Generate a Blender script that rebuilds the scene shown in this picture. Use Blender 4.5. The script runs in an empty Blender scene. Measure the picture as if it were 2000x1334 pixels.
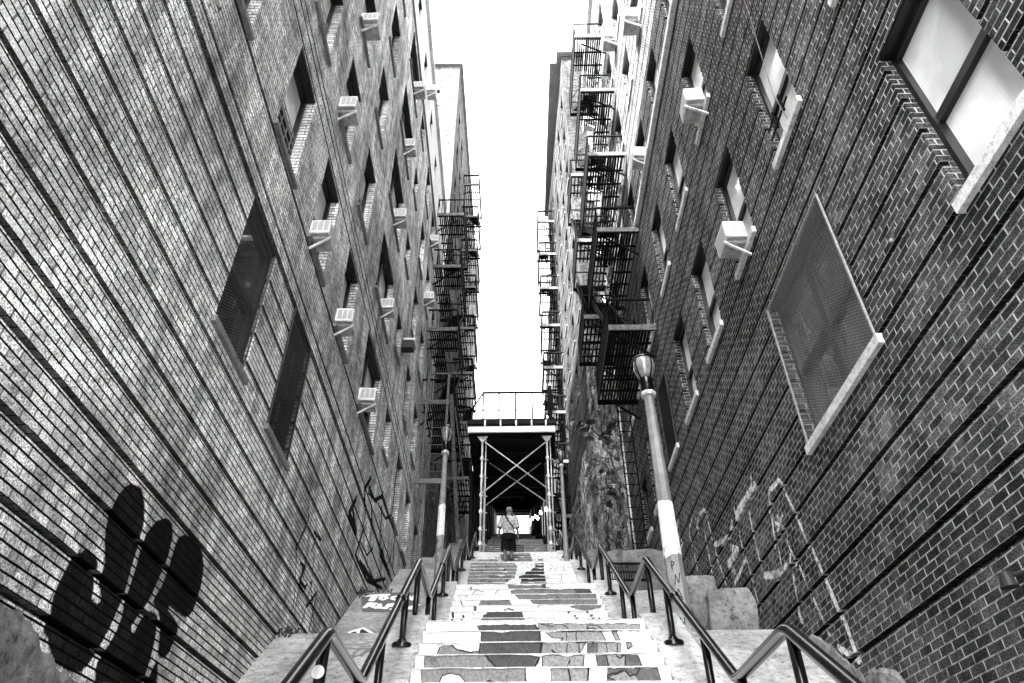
import bpy, bmesh, math, random, json
import numpy as np
from mathutils import Vector, Matrix
random.seed(7)
# ---------------------------------------------------------------- camera, world, sun, exposure
scene = bpy.context.scene
COL = scene.collection
cam_d = bpy.data.cameras.new("camera"); cam = bpy.data.objects.new("camera", cam_d); COL.objects.link(cam)
cam_d.sensor_width = 36.0; cam_d.lens = 24.8; cam_d.clip_start = 0.05; cam_d.clip_end = 2000
def unit(v): return v / np.linalg.norm(v)
_f = 1378.0
_z = unit(np.array([-12.0, 1737.0, -_f])); _y = np.array([18.0, -1088.0, -_f]); _y = unit(_y - _z * (_y @ _z)); _x = np.cross(_y, _z)
cam.matrix_world = Matrix([list(_x) + [0], list(_y) + [0], list(_z) + [0], [0, 0, 0, 1]])
scene.camera = cam
SUN = Vector((-0.55, -0.42, 0.72)).normalized()
world = bpy.data.worlds.new("World"); scene.world = world; world.use_nodes = True
wn = world.node_tree; wn.nodes.clear()
sky = wn.nodes.new("ShaderNodeTexSky"); sky.sky_type = 'NISHITA'; sky.sun_disc = False
sky.sun_elevation = math.asin(SUN.z); sky.sun_rotation = math.atan2(SUN.x, SUN.y)
sky.air_density = 1.0; sky.dust_density = 3.0; sky.ozone_density = 1.0
bw = wn.nodes.new("ShaderNodeRGBToBW"); bg = wn.nodes.new("ShaderNodeBackground"); bg.inputs[1].default_value = 0.15
wo = wn.nodes.new("ShaderNodeOutputWorld")
wn.links.new(sky.outputs[0], bw.inputs[0]); wn.links.new(bw.outputs[0], bg.inputs[0]); wn.links.new(bg.outputs[0], wo.inputs[0])
sun_d = bpy.data.lights.new("sun", 'SUN'); sun_d.energy = 2.2; sun_d.angle = math.radians(0.5)
sun = bpy.data.objects.new("sun", sun_d); COL.objects.link(sun); sun.rotation_euler = SUN.to_track_quat('Z', 'Y').to_euler(); sun.location = (0, -10, 60)
scene.view_settings.view_transform = 'Standard'; scene.view_settings.look = 'None'
scene.view_settings.gamma = 1.0; scene.view_settings.use_curve_mapping = False
scene.view_settings.exposure = 4.6
scene.render.engine = 'CYCLES'
scene.cycles.max_bounces = 6; scene.cycles.diffuse_bounces = 4

DATA = json.loads('''{"LP":[[[4.69,2.43],[4.86,2.48],[4.97,2.41],[5.06,2.29],[5.09,2.13],[5.1,1.96],[5.12,1.79],[5.11,1.68],[5.08,1.51],[5.02,1.35],[4.97,1.25],[4.91,1.18],[4.76,1.15],[4.59,1.16],[4.46,1.22],[4.43,1.26],[4.36,1.27],[4.34,1.32],[4.36,1.38],[4.32,1.46],[4.32,1.58],[4.34,1.67],[4.35,1.74],[4.42,1.79],[4.47,1.84],[4.63,1.83],[4.68,1.78],[4.65,1.73],[4.71,1.68],[4.73,1.6],[4.82,1.59],[4.86,1.63],[4.8,1.67],[4.73,1.72],[4.74,1.77],[4.74,1.84],[4.62,1.99],[4.57,2.12],[4.59,2.25],[4.63,2.36]],[[5.38,2.47],[5.5,2.48],[5.58,2.38],[5.6,2.21],[5.56,2.03],[5.52,1.87],[5.47,1.77],[5.4,1.67],[5.36,1.6],[5.43,1.56],[5.48,1.71],[5.59,1.79],[5.72,1.8],[5.79,1.66],[5.82,1.5],[5.81,1.31],[5.13,1.16],[5.06,1.26],[5.1,1.34],[5.17,1.49],[5.19,1.62],[5.15,1.72],[5.16,1.79],[5.16,1.95],[5.14,2.12],[5.15,2.25],[5.24,2.38]],[[5.79,2.5],[5.99,2.54],[6.19,2.52],[6.33,2.42],[6.38,2.27],[6.37,2.1],[6.32,1.98],[6.21,1.93],[6.03,1.92],[5.88,1.92],[5.85,1.89],[6.14,1.85],[6.16,1.77],[6.11,1.62],[6.04,1.55],[5.93,1.54],[5.81,1.76],[5.7,1.83],[5.57,1.85],[5.59,1.9],[5.64,1.99],[5.67,2.18],[5.66,2.35],[5.69,2.44]],[[5.95,1.51],[6.02,1.43],[6.03,1.36],[5.87,1.33],[5.89,1.41],[5.92,1.52]]],"LS":[[[[9.29,4.29],[9.27,4.14],[8.97,3.65]],0.05],[[[9.03,3.67],[9.33,3.12],[9.33,2.98]],0.035],[[[9.69,4.21],[10.11,4.26]],0.06],[[[9.87,4.23],[9.73,3.93]],0.04],[[[9.42,4.07],[9.58,3.87]],0.03],[[[9.3,3.6],[9.56,3.63],[9.41,3.4],[9.74,3.41],[9.79,3.48]],0.06],[[[9.46,3.61],[9.46,3.07]],0.035],[[[10.39,3.58],[9.99,3.24]],0.05],[[[9.92,4.01],[10.03,3.56],[9.87,2.96]],0.03],[[[10.39,3.5],[10.31,2.99]],0.04],[[[9.95,3.59],[10.57,3.12]],0.035],[[[13.12,6.85],[12.72,6.44],[12.77,6.23]],0.12],[[[12.61,6.42],[13.04,6.04],[12.97,5.56],[12.64,5.03],[13.18,5.02],[14.06,5.06],[15.85,5.53]],0.08],[[[13.06,6.61],[13.79,6.68],[14.56,7.14],[15.81,7.18],[16.44,7.27]],0.1],[[[13.35,6.88],[13.05,6.48],[14.01,6.74],[14.7,7.34]],0.05],[[[14.23,6.81],[15.32,6.96],[16.14,7.42]],0.07],[[[13.2,5.84],[12.87,5.4],[13.74,5.46],[14.22,5.81]],0.05],[[[15.28,6.24],[16.14,6.15],[16.65,6.57],[16.86,6.98]],0.05],[[[13.97,5.18],[14.86,5.34],[16.2,5.87]],0.08],[[[13.6,6.42],[13.83,6.12]],0.15],[[[12.06,5.88],[11.66,5.4],[12.27,5.37]],0.12],[[[14.71,6.95],[15.0,6.21]],0.1],[[[13.13,5.08],[14.43,5.23]],0.12],[[[16.86,7.22],[17.07,6.5]],0.1],[[[15.13,6.05],[16.63,6.16]],0.15],[[[11.84,5.42],[12.47,5.38],[11.88,5.61]],0.12],[[[3.14,6.54],[3.31,6.69],[3.33,6.98]],0.02],[[[3.18,6.67],[3.37,6.82]],0.02]],"RS":[[[[12.8,5.81],[13.2,5.77],[13.32,5.63],[13.24,5.36]],0.05],[[[13.2,5.2],[13.17,4.89]],0.06],[[[12.68,5.54],[12.37,5.64],[11.95,5.56],[11.87,5.36]],0.07],[[[12.67,5.68],[12.65,5.39]],0.05],[[[11.86,5.25],[11.84,4.93]],0.06],[[[12.21,5.2],[12.26,4.91]],0.05],[[[12.21,4.85],[12.23,4.52]],0.08],[[[10.3,4.81],[10.32,4.7],[10.41,4.5]],0.05],[[[10.27,4.67],[9.24,4.63]],0.16],[[[9.27,4.84],[9.38,4.55]],0.05],[[[9.24,4.63],[9.81,4.61],[10.31,4.62]],0.1],[[[11.77,4.8],[11.74,4.5]],0.06],[[[11.74,4.79],[10.77,4.54],[10.56,4.69]],0.09],[[[11.66,4.39],[11.53,4.03]],0.05],[[[9.68,4.44],[9.73,4.07]],0.05],[[[10.32,4.43],[10.34,4.07]],0.045],[[[9.72,3.99],[9.7,3.61]],0.045],[[[10.89,4.4],[10.57,4.23],[11.18,4.24],[10.95,4.04]],0.12],[[[10.27,3.98],[11.05,3.88]],0.07],[[[10.25,3.92],[10.19,3.59]],0.06],[[[10.2,3.51],[10.11,3.16]],0.05],[[[8.9,4.1],[8.73,4.31],[8.33,4.26],[8.22,4.1]],0.075],[[[8.87,4.0],[9.01,3.64]],0.055],[[[8.22,4.02],[8.09,3.65]],0.06],[[[8.06,3.57],[7.96,3.22]],0.06],[[[7.89,3.15],[7.79,2.79]],0.055],[[[7.77,2.73],[7.65,2.34]],0.085],[[[7.6,2.28],[7.55,1.87]],0.08],[[[8.66,3.92],[8.6,3.69]],0.05],[[[8.5,3.86],[8.79,3.77]],0.05],[[[8.8,3.89],[8.53,3.7]],0.05],[[[8.91,3.56],[8.95,3.39]],0.04],[[[9.65,3.49],[9.24,3.36],[8.78,3.29]],0.1],[[[8.57,3.55],[8.46,3.2]],0.05],[[[8.57,3.36],[8.74,3.22]],0.05],[[[8.65,3.16],[8.74,2.76]],0.055],[[[8.38,3.14],[8.29,2.78]],0.035],[[[8.23,2.7],[8.07,2.27]],0.045],[[[11.46,3.92],[11.53,3.84]],0.05],[[[14.02,6.34],[14.36,6.12],[13.98,5.76],[14.45,5.69]],0.05],[[[8.78,2.72],[8.74,2.6]],0.06],[[[7.93,2.09],[7.52,1.87]],0.07]],"MP":[[[[-1.18,1.726],[-1.2,1.878],[-1.2,2.055],[-1.12,2.066],[-1.07,2.223],[-0.95,2.229],[-0.85,2.178],[-0.75,2.151],[-0.64,2.165],[-0.59,2.069],[-0.53,2.026],[-0.41,1.915],[-0.15,1.872],[-0.15,1.714]],0.42],[[[-1.01,1.718],[-0.98,1.792],[-0.89,1.819],[-0.8,1.79],[-0.73,1.715]],0.93],[[[-0.69,2.606],[0.01,2.601],[0.04,2.543],[0.05,2.302],[0.01,2.048],[-0.05,1.938],[-0.11,1.892],[-0.26,1.9],[-0.41,1.915],[-0.49,1.984],[-0.55,2.054],[-0.6,2.084],[-0.64,2.157],[-0.63,2.232],[-0.63,2.441]],0.13],[[[-0.83,3.422],[-0.83,3.511],[-0.75,3.527],[-0.73,3.701],[-0.68,3.721],[-0.65,3.824],[-0.14,3.816],[-0.08,3.698],[-0.06,3.53],[-0.04,3.41]],0.12],[[[0.04,2.618],[1.25,2.601],[1.21,2.463],[1.18,2.444],[0.04,2.454]],0.5],[[[0.11,2.435],[0.35,2.442],[0.75,2.44],[0.82,2.26],[0.45,2.26],[0.18,2.263],[0.31,2.369],[0.18,2.38]],0.5],[[[0.05,2.248],[0.53,2.249],[0.46,2.124],[0.45,2.07],[0.03,2.075]],0.5],[[[0.04,2.058],[0.48,2.053],[0.46,1.877],[0.31,1.879],[0.33,2.009],[0.27,1.883],[0.04,1.885]],0.5],[[[0.11,1.862],[0.48,1.865],[0.48,1.713],[0.11,1.717]],0.5],[[[0.55,2.246],[0.66,2.248],[0.65,2.067],[0.54,2.069]],0.18],[[[0.6,2.051],[0.71,2.053],[0.74,1.877],[0.62,1.879]],0.18],[[[0.91,2.051],[1.04,2.049],[1.1,1.873],[0.9,1.875]],0.2],[[[0.68,1.855],[1.18,1.86],[1.21,1.705],[0.66,1.711]],0.2],[[[0.66,2.248],[0.92,2.245],[0.89,2.064],[0.65,2.067]],0.5],[[[0.71,2.053],[0.91,2.051],[0.9,1.875],[0.74,1.877]],0.5],[[[0.68,1.773],[0.85,1.83],[0.97,1.77],[0.97,1.708],[0.8,1.71]],0.5],[[[0.87,2.439],[0.92,2.438],[0.98,2.258],[0.93,2.259]],0.45],[[[0.98,2.249],[1.03,2.248],[1.04,2.204],[1.0,2.174],[0.98,2.187]],0.45],[[[0.02,2.252],[0.06,2.252],[0.03,2.075],[-0.01,1.964],[-0.07,1.902],[-0.07,1.933],[-0.01,2.062]],0.3],[[[-0.33,4.659],[0.31,4.647],[0.87,4.483],[1.06,4.412],[1.24,4.364],[1.24,4.212],[1.21,4.047],[1.28,3.985],[1.23,3.888],[0.96,3.846],[0.75,3.895],[0.55,4.025],[0.11,4.052],[0.03,4.169],[-0.1,4.192],[-0.25,4.359]],0.33],[[[0.87,4.483],[1.15,4.501],[1.23,4.351],[0.96,4.369]],0.12],[[[0.31,4.681],[0.38,4.679],[0.37,4.529],[0.31,4.53]],0.14],[[[0.37,6.922],[0.6,6.933],[0.57,6.585],[0.56,6.164],[0.56,5.808],[0.61,5.788],[0.6,5.702],[-0.05,5.714],[-0.01,6.042],[-0.07,6.056],[-0.07,6.163],[0.03,6.208],[0.11,6.379],[0.28,6.554],[0.37,6.738]],0.05],[[[-1.33,6.959],[-0.15,6.933],[-0.1,6.71],[-0.14,6.384],[-0.18,6.045],[-0.42,5.921],[-0.46,5.685],[-1.24,5.7],[-1.28,5.874],[-1.3,6.338]],0.4],[[[-0.83,6.273],[-0.27,6.234],[-0.25,6.047],[-0.63,6.087],[-0.79,6.157]],0.25],[[[-0.83,4.031],[-0.77,4.17],[-0.33,4.163],[-0.26,4.03]],0.36],[[[-0.9,4.02],[-0.86,4.008],[-0.86,3.863],[-0.9,3.864]],0.2],[[[0.64,3.839],[0.87,3.843],[0.71,3.763],[0.66,3.708]],0.2],[[[0.75,3.699],[0.79,3.699],[0.79,3.545],[0.75,3.545]],0.2],[[[0.81,3.527],[0.86,3.526],[0.85,3.43],[0.8,3.431]],0.2],[[[1.01,3.702],[1.06,3.702],[1.05,3.541],[1.01,3.541]],0.2],[[[0.97,3.842],[0.99,3.841],[1.0,3.721],[0.96,3.722]],0.2],[[[1.04,3.523],[1.06,3.523],[1.07,3.427],[1.04,3.427]],0.2],[[[-1.03,4.633],[-1.01,4.633],[-0.98,4.493],[-1.01,4.493]],0.2],[[[-0.99,5.983],[-0.92,5.982],[-0.94,5.836],[-1.0,5.837]],0.2],[[[-1.05,5.807],[-1.0,5.806],[-1.01,5.695],[-1.07,5.697]],0.2],[[[-0.39,5.997],[-0.32,5.996],[-0.36,5.825],[-0.4,5.826]],0.2],[[[-0.46,5.808],[-0.4,5.807],[-0.43,5.697],[-0.48,5.698]],0.2],[[[-0.59,9.128],[0.39,9.158],[0.45,8.435],[-0.41,8.425],[-0.58,8.819]],0.3],[[[-1.35,8.638],[-0.74,8.673],[-0.49,8.427],[-1.26,8.396]],0.5],[[[0.63,8.742],[0.81,8.688],[0.71,8.401],[0.63,8.45]],0.5],[[[-1.32,11.418],[-0.54,11.398],[-0.53,10.608],[-1.27,10.625]],0.3],[[[-0.23,11.391],[0.31,11.377],[0.3,10.526],[-0.24,10.539]],0.1],[[[0.33,11.377],[1.32,11.394],[1.26,10.566],[0.33,10.588]],0.45]],"MS":[[[[-1.12,2.066],[-1.07,2.22]],0.012],[[[-0.95,2.229],[-0.85,2.182],[-0.75,2.156],[-0.64,2.165]],0.018],[[[-1.01,1.73],[-0.98,1.792],[-0.89,1.819],[-0.8,1.79],[-0.74,1.727]],0.012],[[[-0.55,2.054],[-0.49,1.97],[-0.41,1.915],[-0.26,1.9],[-0.11,1.892],[-0.04,1.937],[0.01,2.048],[0.05,2.302],[0.04,2.543],[-0.0,2.596]],0.02],[[[-0.64,2.157],[-0.63,2.232]],0.015],[[[-0.15,1.872],[-0.14,1.72]],0.012],[[[-0.54,1.725],[-0.51,1.734],[-0.47,1.724]],0.03],[[[0.07,2.611],[0.2,2.582],[0.3,2.614],[0.38,2.566],[0.43,2.454]],0.012],[[[0.59,2.456],[0.63,2.593],[0.75,2.591],[0.83,2.508]],0.012],[[[0.62,2.552],[0.71,2.551],[0.78,2.513]],0.014],[[[0.11,2.435],[0.18,2.38],[0.31,2.369]],0.012],[[[0.31,2.369],[0.18,2.263]],0.014],[[[0.35,2.436],[0.34,2.261]],0.01],[[[0.46,2.434],[0.45,2.26]],0.012],[[[0.75,2.44],[0.82,2.26]],0.012],[[[0.87,2.439],[0.93,2.259]],0.012],[[[0.92,2.438],[0.98,2.258]],0.012],[[[0.76,2.243],[0.76,2.066]],0.01],[[[0.88,2.245],[0.86,2.065]],0.012],[[[0.16,2.171],[0.2,2.136],[0.23,2.072]],0.02],[[[0.33,2.248],[0.31,2.071]],0.012],[[[0.46,2.247],[0.45,2.07]],0.012],[[[0.53,2.249],[0.45,2.115]],0.01],[[[0.04,2.053],[0.04,1.885]],0.012],[[[0.33,2.009],[0.27,1.883]],0.014],[[[0.48,2.048],[0.45,1.878]],0.012],[[[0.82,2.052],[0.85,2.019],[0.89,2.043]],0.016],[[[0.71,2.053],[0.74,1.877]],0.014],[[[0.91,2.051],[0.9,1.875]],0.014],[[[1.04,2.049],[1.1,1.873]],0.014],[[[0.28,1.86],[0.3,1.777],[0.3,1.715]],0.02],[[[0.49,1.865],[0.47,1.713]],0.02],[[[0.67,1.795],[0.85,1.83],[0.9,1.778],[0.97,1.799],[1.0,1.851]],0.016],[[[0.67,1.773],[0.8,1.71]],0.014],[[[0.98,2.249],[0.98,2.187],[1.0,2.174],[1.04,2.204]],0.012],[[[0.61,2.3],[0.61,2.257]],0.03],[[[-1.0,4.38],[-0.91,4.478],[-0.77,4.444]],0.014],[[[-0.56,4.351],[-0.54,4.462],[-0.47,4.484]],0.014],[[[-1.06,3.698],[-1.05,3.59],[-1.09,3.503]],0.035],[[[-1.16,4.168],[-1.12,4.044]],0.02],[[[-0.74,3.978],[-0.71,4.029],[-0.68,3.977],[-0.64,4.028],[-0.61,3.964],[-0.58,4.027]],0.01],[[[-0.48,4.014],[-0.44,3.973],[-0.39,4.012],[-0.35,3.972],[-0.32,4.023]],0.01],[[[-0.39,3.867],[-0.33,3.893],[-0.24,3.865]],0.02],[[[0.21,4.031],[0.18,3.866]],0.01],[[[-0.96,3.845],[-0.88,3.702]],0.01],[[[0.71,3.763],[0.87,3.843]],0.02],[[[-1.24,3.831],[-1.22,3.557]],0.04],[[[1.13,3.557],[1.09,3.437]],0.03],[[[-0.92,6.88],[-0.88,6.689]],0.02],[[[-0.76,6.876],[-0.82,6.725]],0.02],[[[-0.56,6.795],[-0.48,6.87]],0.02],[[[-0.35,6.693],[-0.44,6.497],[-0.39,6.319]],0.03],[[[-1.08,6.51],[-1.0,6.544],[-0.96,6.387]],0.02],[[[-0.9,6.007],[-0.85,5.853],[-0.78,5.96],[-0.72,5.959]],0.018],[[[0.69,6.51],[0.8,6.617],[0.9,6.505],[0.77,6.401],[0.69,6.51]],0.014],[[[0.95,6.327],[0.96,6.156],[0.9,5.832]],0.014],[[[1.11,6.76],[1.06,6.538],[1.17,6.5]],0.014],[[[0.62,6.847],[0.81,6.728]],0.012],[[[0.82,5.802],[0.81,5.722]],0.012],[[[1.14,5.828],[1.12,5.717]],0.012],[[[-1.23,6.549],[-1.19,6.391]],0.02],[[[-0.92,8.877],[-0.62,8.769]],0.02],[[[0.87,8.837],[0.98,8.885]],0.02],[[[-0.98,11.272],[-0.92,11.042]],0.04]],"SW":[[[[-3.0,13.28],[-2.59,13.32]],0.1],[[[-2.82,13.28],[-2.83,13.07]],0.13],[[[-2.7,13.21],[-2.62,13.24],[-2.57,13.15],[-2.63,13.08],[-2.69,13.13],[-2.7,13.21]],0.07],[[[-2.48,13.21],[-2.4,13.24],[-2.35,13.15],[-2.41,13.08],[-2.47,13.12],[-2.48,13.21]],0.07],[[[-2.24,13.07],[-2.23,13.29],[-2.09,13.08],[-2.06,13.32]],0.08],[[[-2.87,12.73],[-2.84,12.91],[-2.73,12.89],[-2.79,12.8],[-2.66,12.7]],0.09],[[[-2.64,12.85],[-2.62,12.71],[-2.49,12.68],[-2.47,12.85]],0.09],[[[-2.21,12.83],[-2.41,12.87],[-2.42,12.79],[-2.26,12.72],[-2.28,12.62],[-2.38,12.63]],0.08],[[[-2.09,12.66],[-1.95,12.62],[-2.09,12.71],[-1.94,12.82]],0.07]],"SB":[[[-3.12,13.41],[-2.02,13.44],[-1.85,12.47],[-2.41,12.48],[-2.87,12.51]]],"SB2":[[[-2.86,11.67],[-2.68,11.82],[-2.38,11.53],[-2.35,11.44],[-2.47,11.34],[-2.74,11.34],[-2.83,11.54]]],"SO":[[[[-2.86,11.67],[-2.68,11.82],[-2.38,11.53],[-2.35,11.44],[-2.47,11.34],[-2.75,11.35],[-2.83,11.54],[-2.86,11.67]],0.05],[[[-2.83,11.54],[-2.38,11.52]],0.04],[[[-2.79,11.76],[-2.65,11.56],[-2.56,11.36]],0.04],[[[-2.72,11.76],[-2.71,11.58]],0.03],[[[-2.57,11.49],[-2.42,11.38]],0.03],[[[-2.46,11.49],[-2.53,11.38]],0.03],[[[-2.35,11.44],[-2.15,11.57]],0.03]],"S1":[[[[-2.3,8.52],[-2.2,8.55],[-2.01,8.52],[-1.88,8.54],[-1.98,8.38],[-2.15,8.29],[-2.3,8.29]],0.03],[[[-2.23,8.44],[-2.16,8.39],[-2.18,8.31]],0.03],[[[-2.06,8.31],[-2.07,8.44],[-2.02,8.54]],0.03],[[[-1.97,8.36],[-1.94,8.49]],0.03],[[[-2.22,8.64],[-2.04,8.63],[-1.93,8.69]],0.025]]}''')

# ---------------------------------------------------------------- generic helpers
def tag(o, label=None, cat=None, group=None, kind=None):
    if label: o['label'] = label
    if cat: o['category'] = cat
    if group: o['group'] = group
    if kind: o['kind'] = kind
    return o
def empty(name, loc, label, cat, group=None, rz=0):
    o = bpy.data.objects.new(name, None); COL.objects.link(o); o.location = loc; o.rotation_euler = (0, 0, rz)
    o.empty_display_size = 0.2
    return tag(o, label, cat, group)
class MB:
    def __init__(s): s.v = []; s.f = []; s.uv = []; s.m = []; s.hasuv = False
    def face(s, pts, uv=None, mi=0):
        b = len(s.v); s.v += [tuple(p) for p in pts]; s.f.append(tuple(range(b, b + len(pts)))); s.m.append(mi)
        if uv: s.hasuv = True
        s.uv += [tuple(u) for u in uv] if uv else [(0, 0)] * len(pts)
    def box(s, c, h, R=None, mi=0):
        c = Vector(c); P = []
        for x in (-1, 1):
            for y in (-1, 1):
                for z in (-1, 1):
                    d = Vector((x * h[0], y * h[1], z * h[2])); P.append(c + (R @ d if R else d))
        for q in ((0, 1, 3, 2), (4, 6, 7, 5), (0, 4, 5, 1), (2, 3, 7, 6), (0, 2, 6, 4), (1, 5, 7, 3)): s.face([P[i] for i in q], mi=mi)
    def b2(s, x0, x1, y0, y1, z0, z1, mi=0): s.box(((x0 + x1) / 2, (y0 + y1) / 2, (z0 + z1) / 2), (abs(x1 - x0) / 2, abs(y1 - y0) / 2, abs(z1 - z0) / 2), mi=mi)
    def bar(s, a, b, w, h=None, up=(0, 0, 1)):
        a = Vector(a); b = Vector(b); d = b - a; L = d.length
        if L < 1e-6: return
        d /= L; up = Vector(up)
        if abs(d.dot(up)) > .98: up = Vector((0, 1, 0)) if abs(d.y) < .9 else Vector((1, 0, 0))
        x = d.cross(up).normalized(); z = x.cross(d)
        R = Matrix((x, d, z)).transposed(); s.box((a + b) / 2, (w / 2, L / 2, (h or w) / 2), R)
    def tube(s, pts, r, n=8, caps=True):
        pts = [Vector(p) for p in pts]; rr = r if isinstance(r, (list, tuple)) else [r] * len(pts)
        b = len(s.v); ref = None; K = len(pts)
        for i, p in enumerate(pts):
            d = ((pts[i + 1] - p).normalized() if i < K - 1 else Vector((0, 0, 0))) + ((p - pts[i - 1]).normalized() if i > 0 else Vector((0, 0, 0)))
            d.normalize()
            if ref is None: ref = Vector((0, 0, 1)) if abs(d.z) < .9 else Vector((1, 0, 0))
            x = d.cross(ref).normalized(); y = x.cross(d).normalized(); ref = y
            for k in range(n):
                a = 2 * math.pi * (k + .5) / n; s.v.append(tuple(p + (x * math.cos(a) + y * math.sin(a)) * rr[i]))
        for i in range(K - 1):
            for k in range(n):
                k2 = (k + 1) % n; s.f.append((b + i * n + k, b + i * n + k2, b + (i + 1) * n + k2, b + (i + 1) * n + k)); s.m.append(0); s.uv += [(0, 0)] * 4
        if caps:
            s.f.append(tuple(b + k for k in reversed(range(n)))); s.f.append(tuple(b + (K - 1) * n + k for k in range(n))); s.m += [0, 0]; s.uv += [(0, 0)] * (2 * n)
    def lathe(s, c, prof, n=24, off=0):
        c = Vector(c); b = len(s.v); K = len(prof)
        for r, z in prof:
            for k in range(n):
                a = 2 * math.pi * (k + off) / n; s.v.append((c.x + r * math.cos(a), c.y + r * math.sin(a), c.z + z))
        for i in range(K - 1):
            for k in range(n):
                k2 = (k + 1) % n; s.f.append((b + i * n + k, b + i * n + k2, b + (i + 1) * n + k2, b + (i + 1) * n + k)); s.m.append(0); s.uv += [(0, 0)] * 4
        s.f.append(tuple(b + k for k in reversed(range(n)))); s.f.append(tuple(b + (K - 1) * n + k for k in range(n))); s.m += [0, 0]; s.uv += [(0, 0)] * (2 * n)
    def build(s, name, mats, parent=None, smooth=False, loc=None, bevel=0):
        me = bpy.data.meshes.new(name); V = s.v
        if loc is not None: V = [(x - loc[0], y - loc[1], z - loc[2]) for x, y, z in V]
        me.from_pydata(V, [], s.f)
        if s.hasuv: me.uv_layers.new(name="UVMap").data.foreach_set("uv", [c for u in s.uv for c in u])
        for m in (mats if isinstance(mats, (list, tuple)) else [mats]): me.materials.append(m)
        me.polygons.foreach_set("material_index", s.m)
        if smooth: me.polygons.foreach_set("use_smooth", [True] * len(me.polygons))
        o = bpy.data.objects.new(name, me); COL.objects.link(o)
        if parent is not None: o.parent = parent
        if parent is not None and parent.name.startswith(("brick_building", "staircase", "handrail")): o.location = -parent.location
        if loc is not None: o.location = loc
        if bevel:
            md = o.modifiers.new("bevel", 'BEVEL'); md.width = bevel; md.segments = 2; md.limit_method = 'ANGLE'
        return o
def smooth_by_angle(o, a=40):
    me = o.data; me.polygons.foreach_set("use_smooth", [True] * len(me.polygons)); me.set_sharp_from_angle(angle=math.radians(a))
def children(o): return [c for c in bpy.data.objects if c.parent == o]
def copy_tree(o, parent=None):
    c = o.copy(); COL.objects.link(c)
    if parent is not None: c.parent = parent
    for ch in children(o): copy_tree(ch, c)
    return c

# ---------------------------------------------------------------- paint masks drawn as arrays
def blur(a, k):
    for _ in range(k):
        a = (a + np.roll(a, 1, 0) + np.roll(a, -1, 0) + np.roll(a, 1, 1) + np.roll(a, -1, 1)) / 5
    return a
class Canvas:
    def __init__(s, u0, u1, v0, v1, W, H, base=0.0):
        s.b = (u0, u1, v0, v1); s.W = W; s.H = H; s.a = np.full((H, W), base, np.float32)
        s.sx = W / (u1 - u0); s.sy = H / (v1 - v0)
    def win(s, P, pad):
        u0, u1, v0, v1 = s.b; P = np.array(P)
        i0 = max(0, int((P[:, 0].min() - pad - u0) * s.sx)); i1 = min(s.W, int((P[:, 0].max() + pad - u0) * s.sx) + 2)
        j0 = max(0, int((P[:, 1].min() - pad - v0) * s.sy)); j1 = min(s.H, int((P[:, 1].max() + pad - v0) * s.sy) + 2)
        if i1 <= i0 or j1 <= j0: return None
        X, Y = np.meshgrid(u0 + (np.arange(i0, i1) + .5) / s.sx, v0 + (np.arange(j0, j1) + .5) / s.sy)
        return (i0, i1, j0, j1, X, Y)
    def poly(s, P, val):
        w = s.win(P, 0)
        if not w: return
        i0, i1, j0, j1, X, Y = w; ins = np.zeros(X.shape, bool); n = len(P)
        for k in range(n):
            (x1, y1), (x2, y2) = P[k], P[(k + 1) % n]
            if y1 == y2: continue
            c = ((y1 > Y) != (y2 > Y)) & (X < (x2 - x1) * (Y - y1) / (y2 - y1) + x1); ins ^= c
        s.a[j0:j1, i0:i1][ins] = val
    def stroke(s, P, w, val, ay=1.0):
        for k in range(len(P) - 1):
            q = s.win(P[k:k + 2], w)
            if not q: continue
            i0, i1, j0, j1, X, Y = q; (x1, y1), (x2, y2) = P[k], P[k + 1]; dx, dy = x2 - x1, (y2 - y1) * ay
            t = np.clip(((X - x1) * dx + (Y - y1) * ay * dy) / (dx * dx + dy * dy + 1e-9), 0, 1)
            d = np.hypot(X - x1 - t * dx, (Y - y1) * ay - t * dy); s.a[j0:j1, i0:i1][d < w / 2] = val
    def image(s, name, soft=0):
        a = blur(s.a, soft) if soft else s.a
        im = bpy.data.images.new(name, s.W, s.H, alpha=False); im.colorspace_settings.name = 'Non-Color'
        px = np.ones((s.H, s.W, 4), np.float32); px[..., :3] = a[..., None]; im.pixels.foreach_set(px.ravel()); im.update(); im.pack()
        return im

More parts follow.
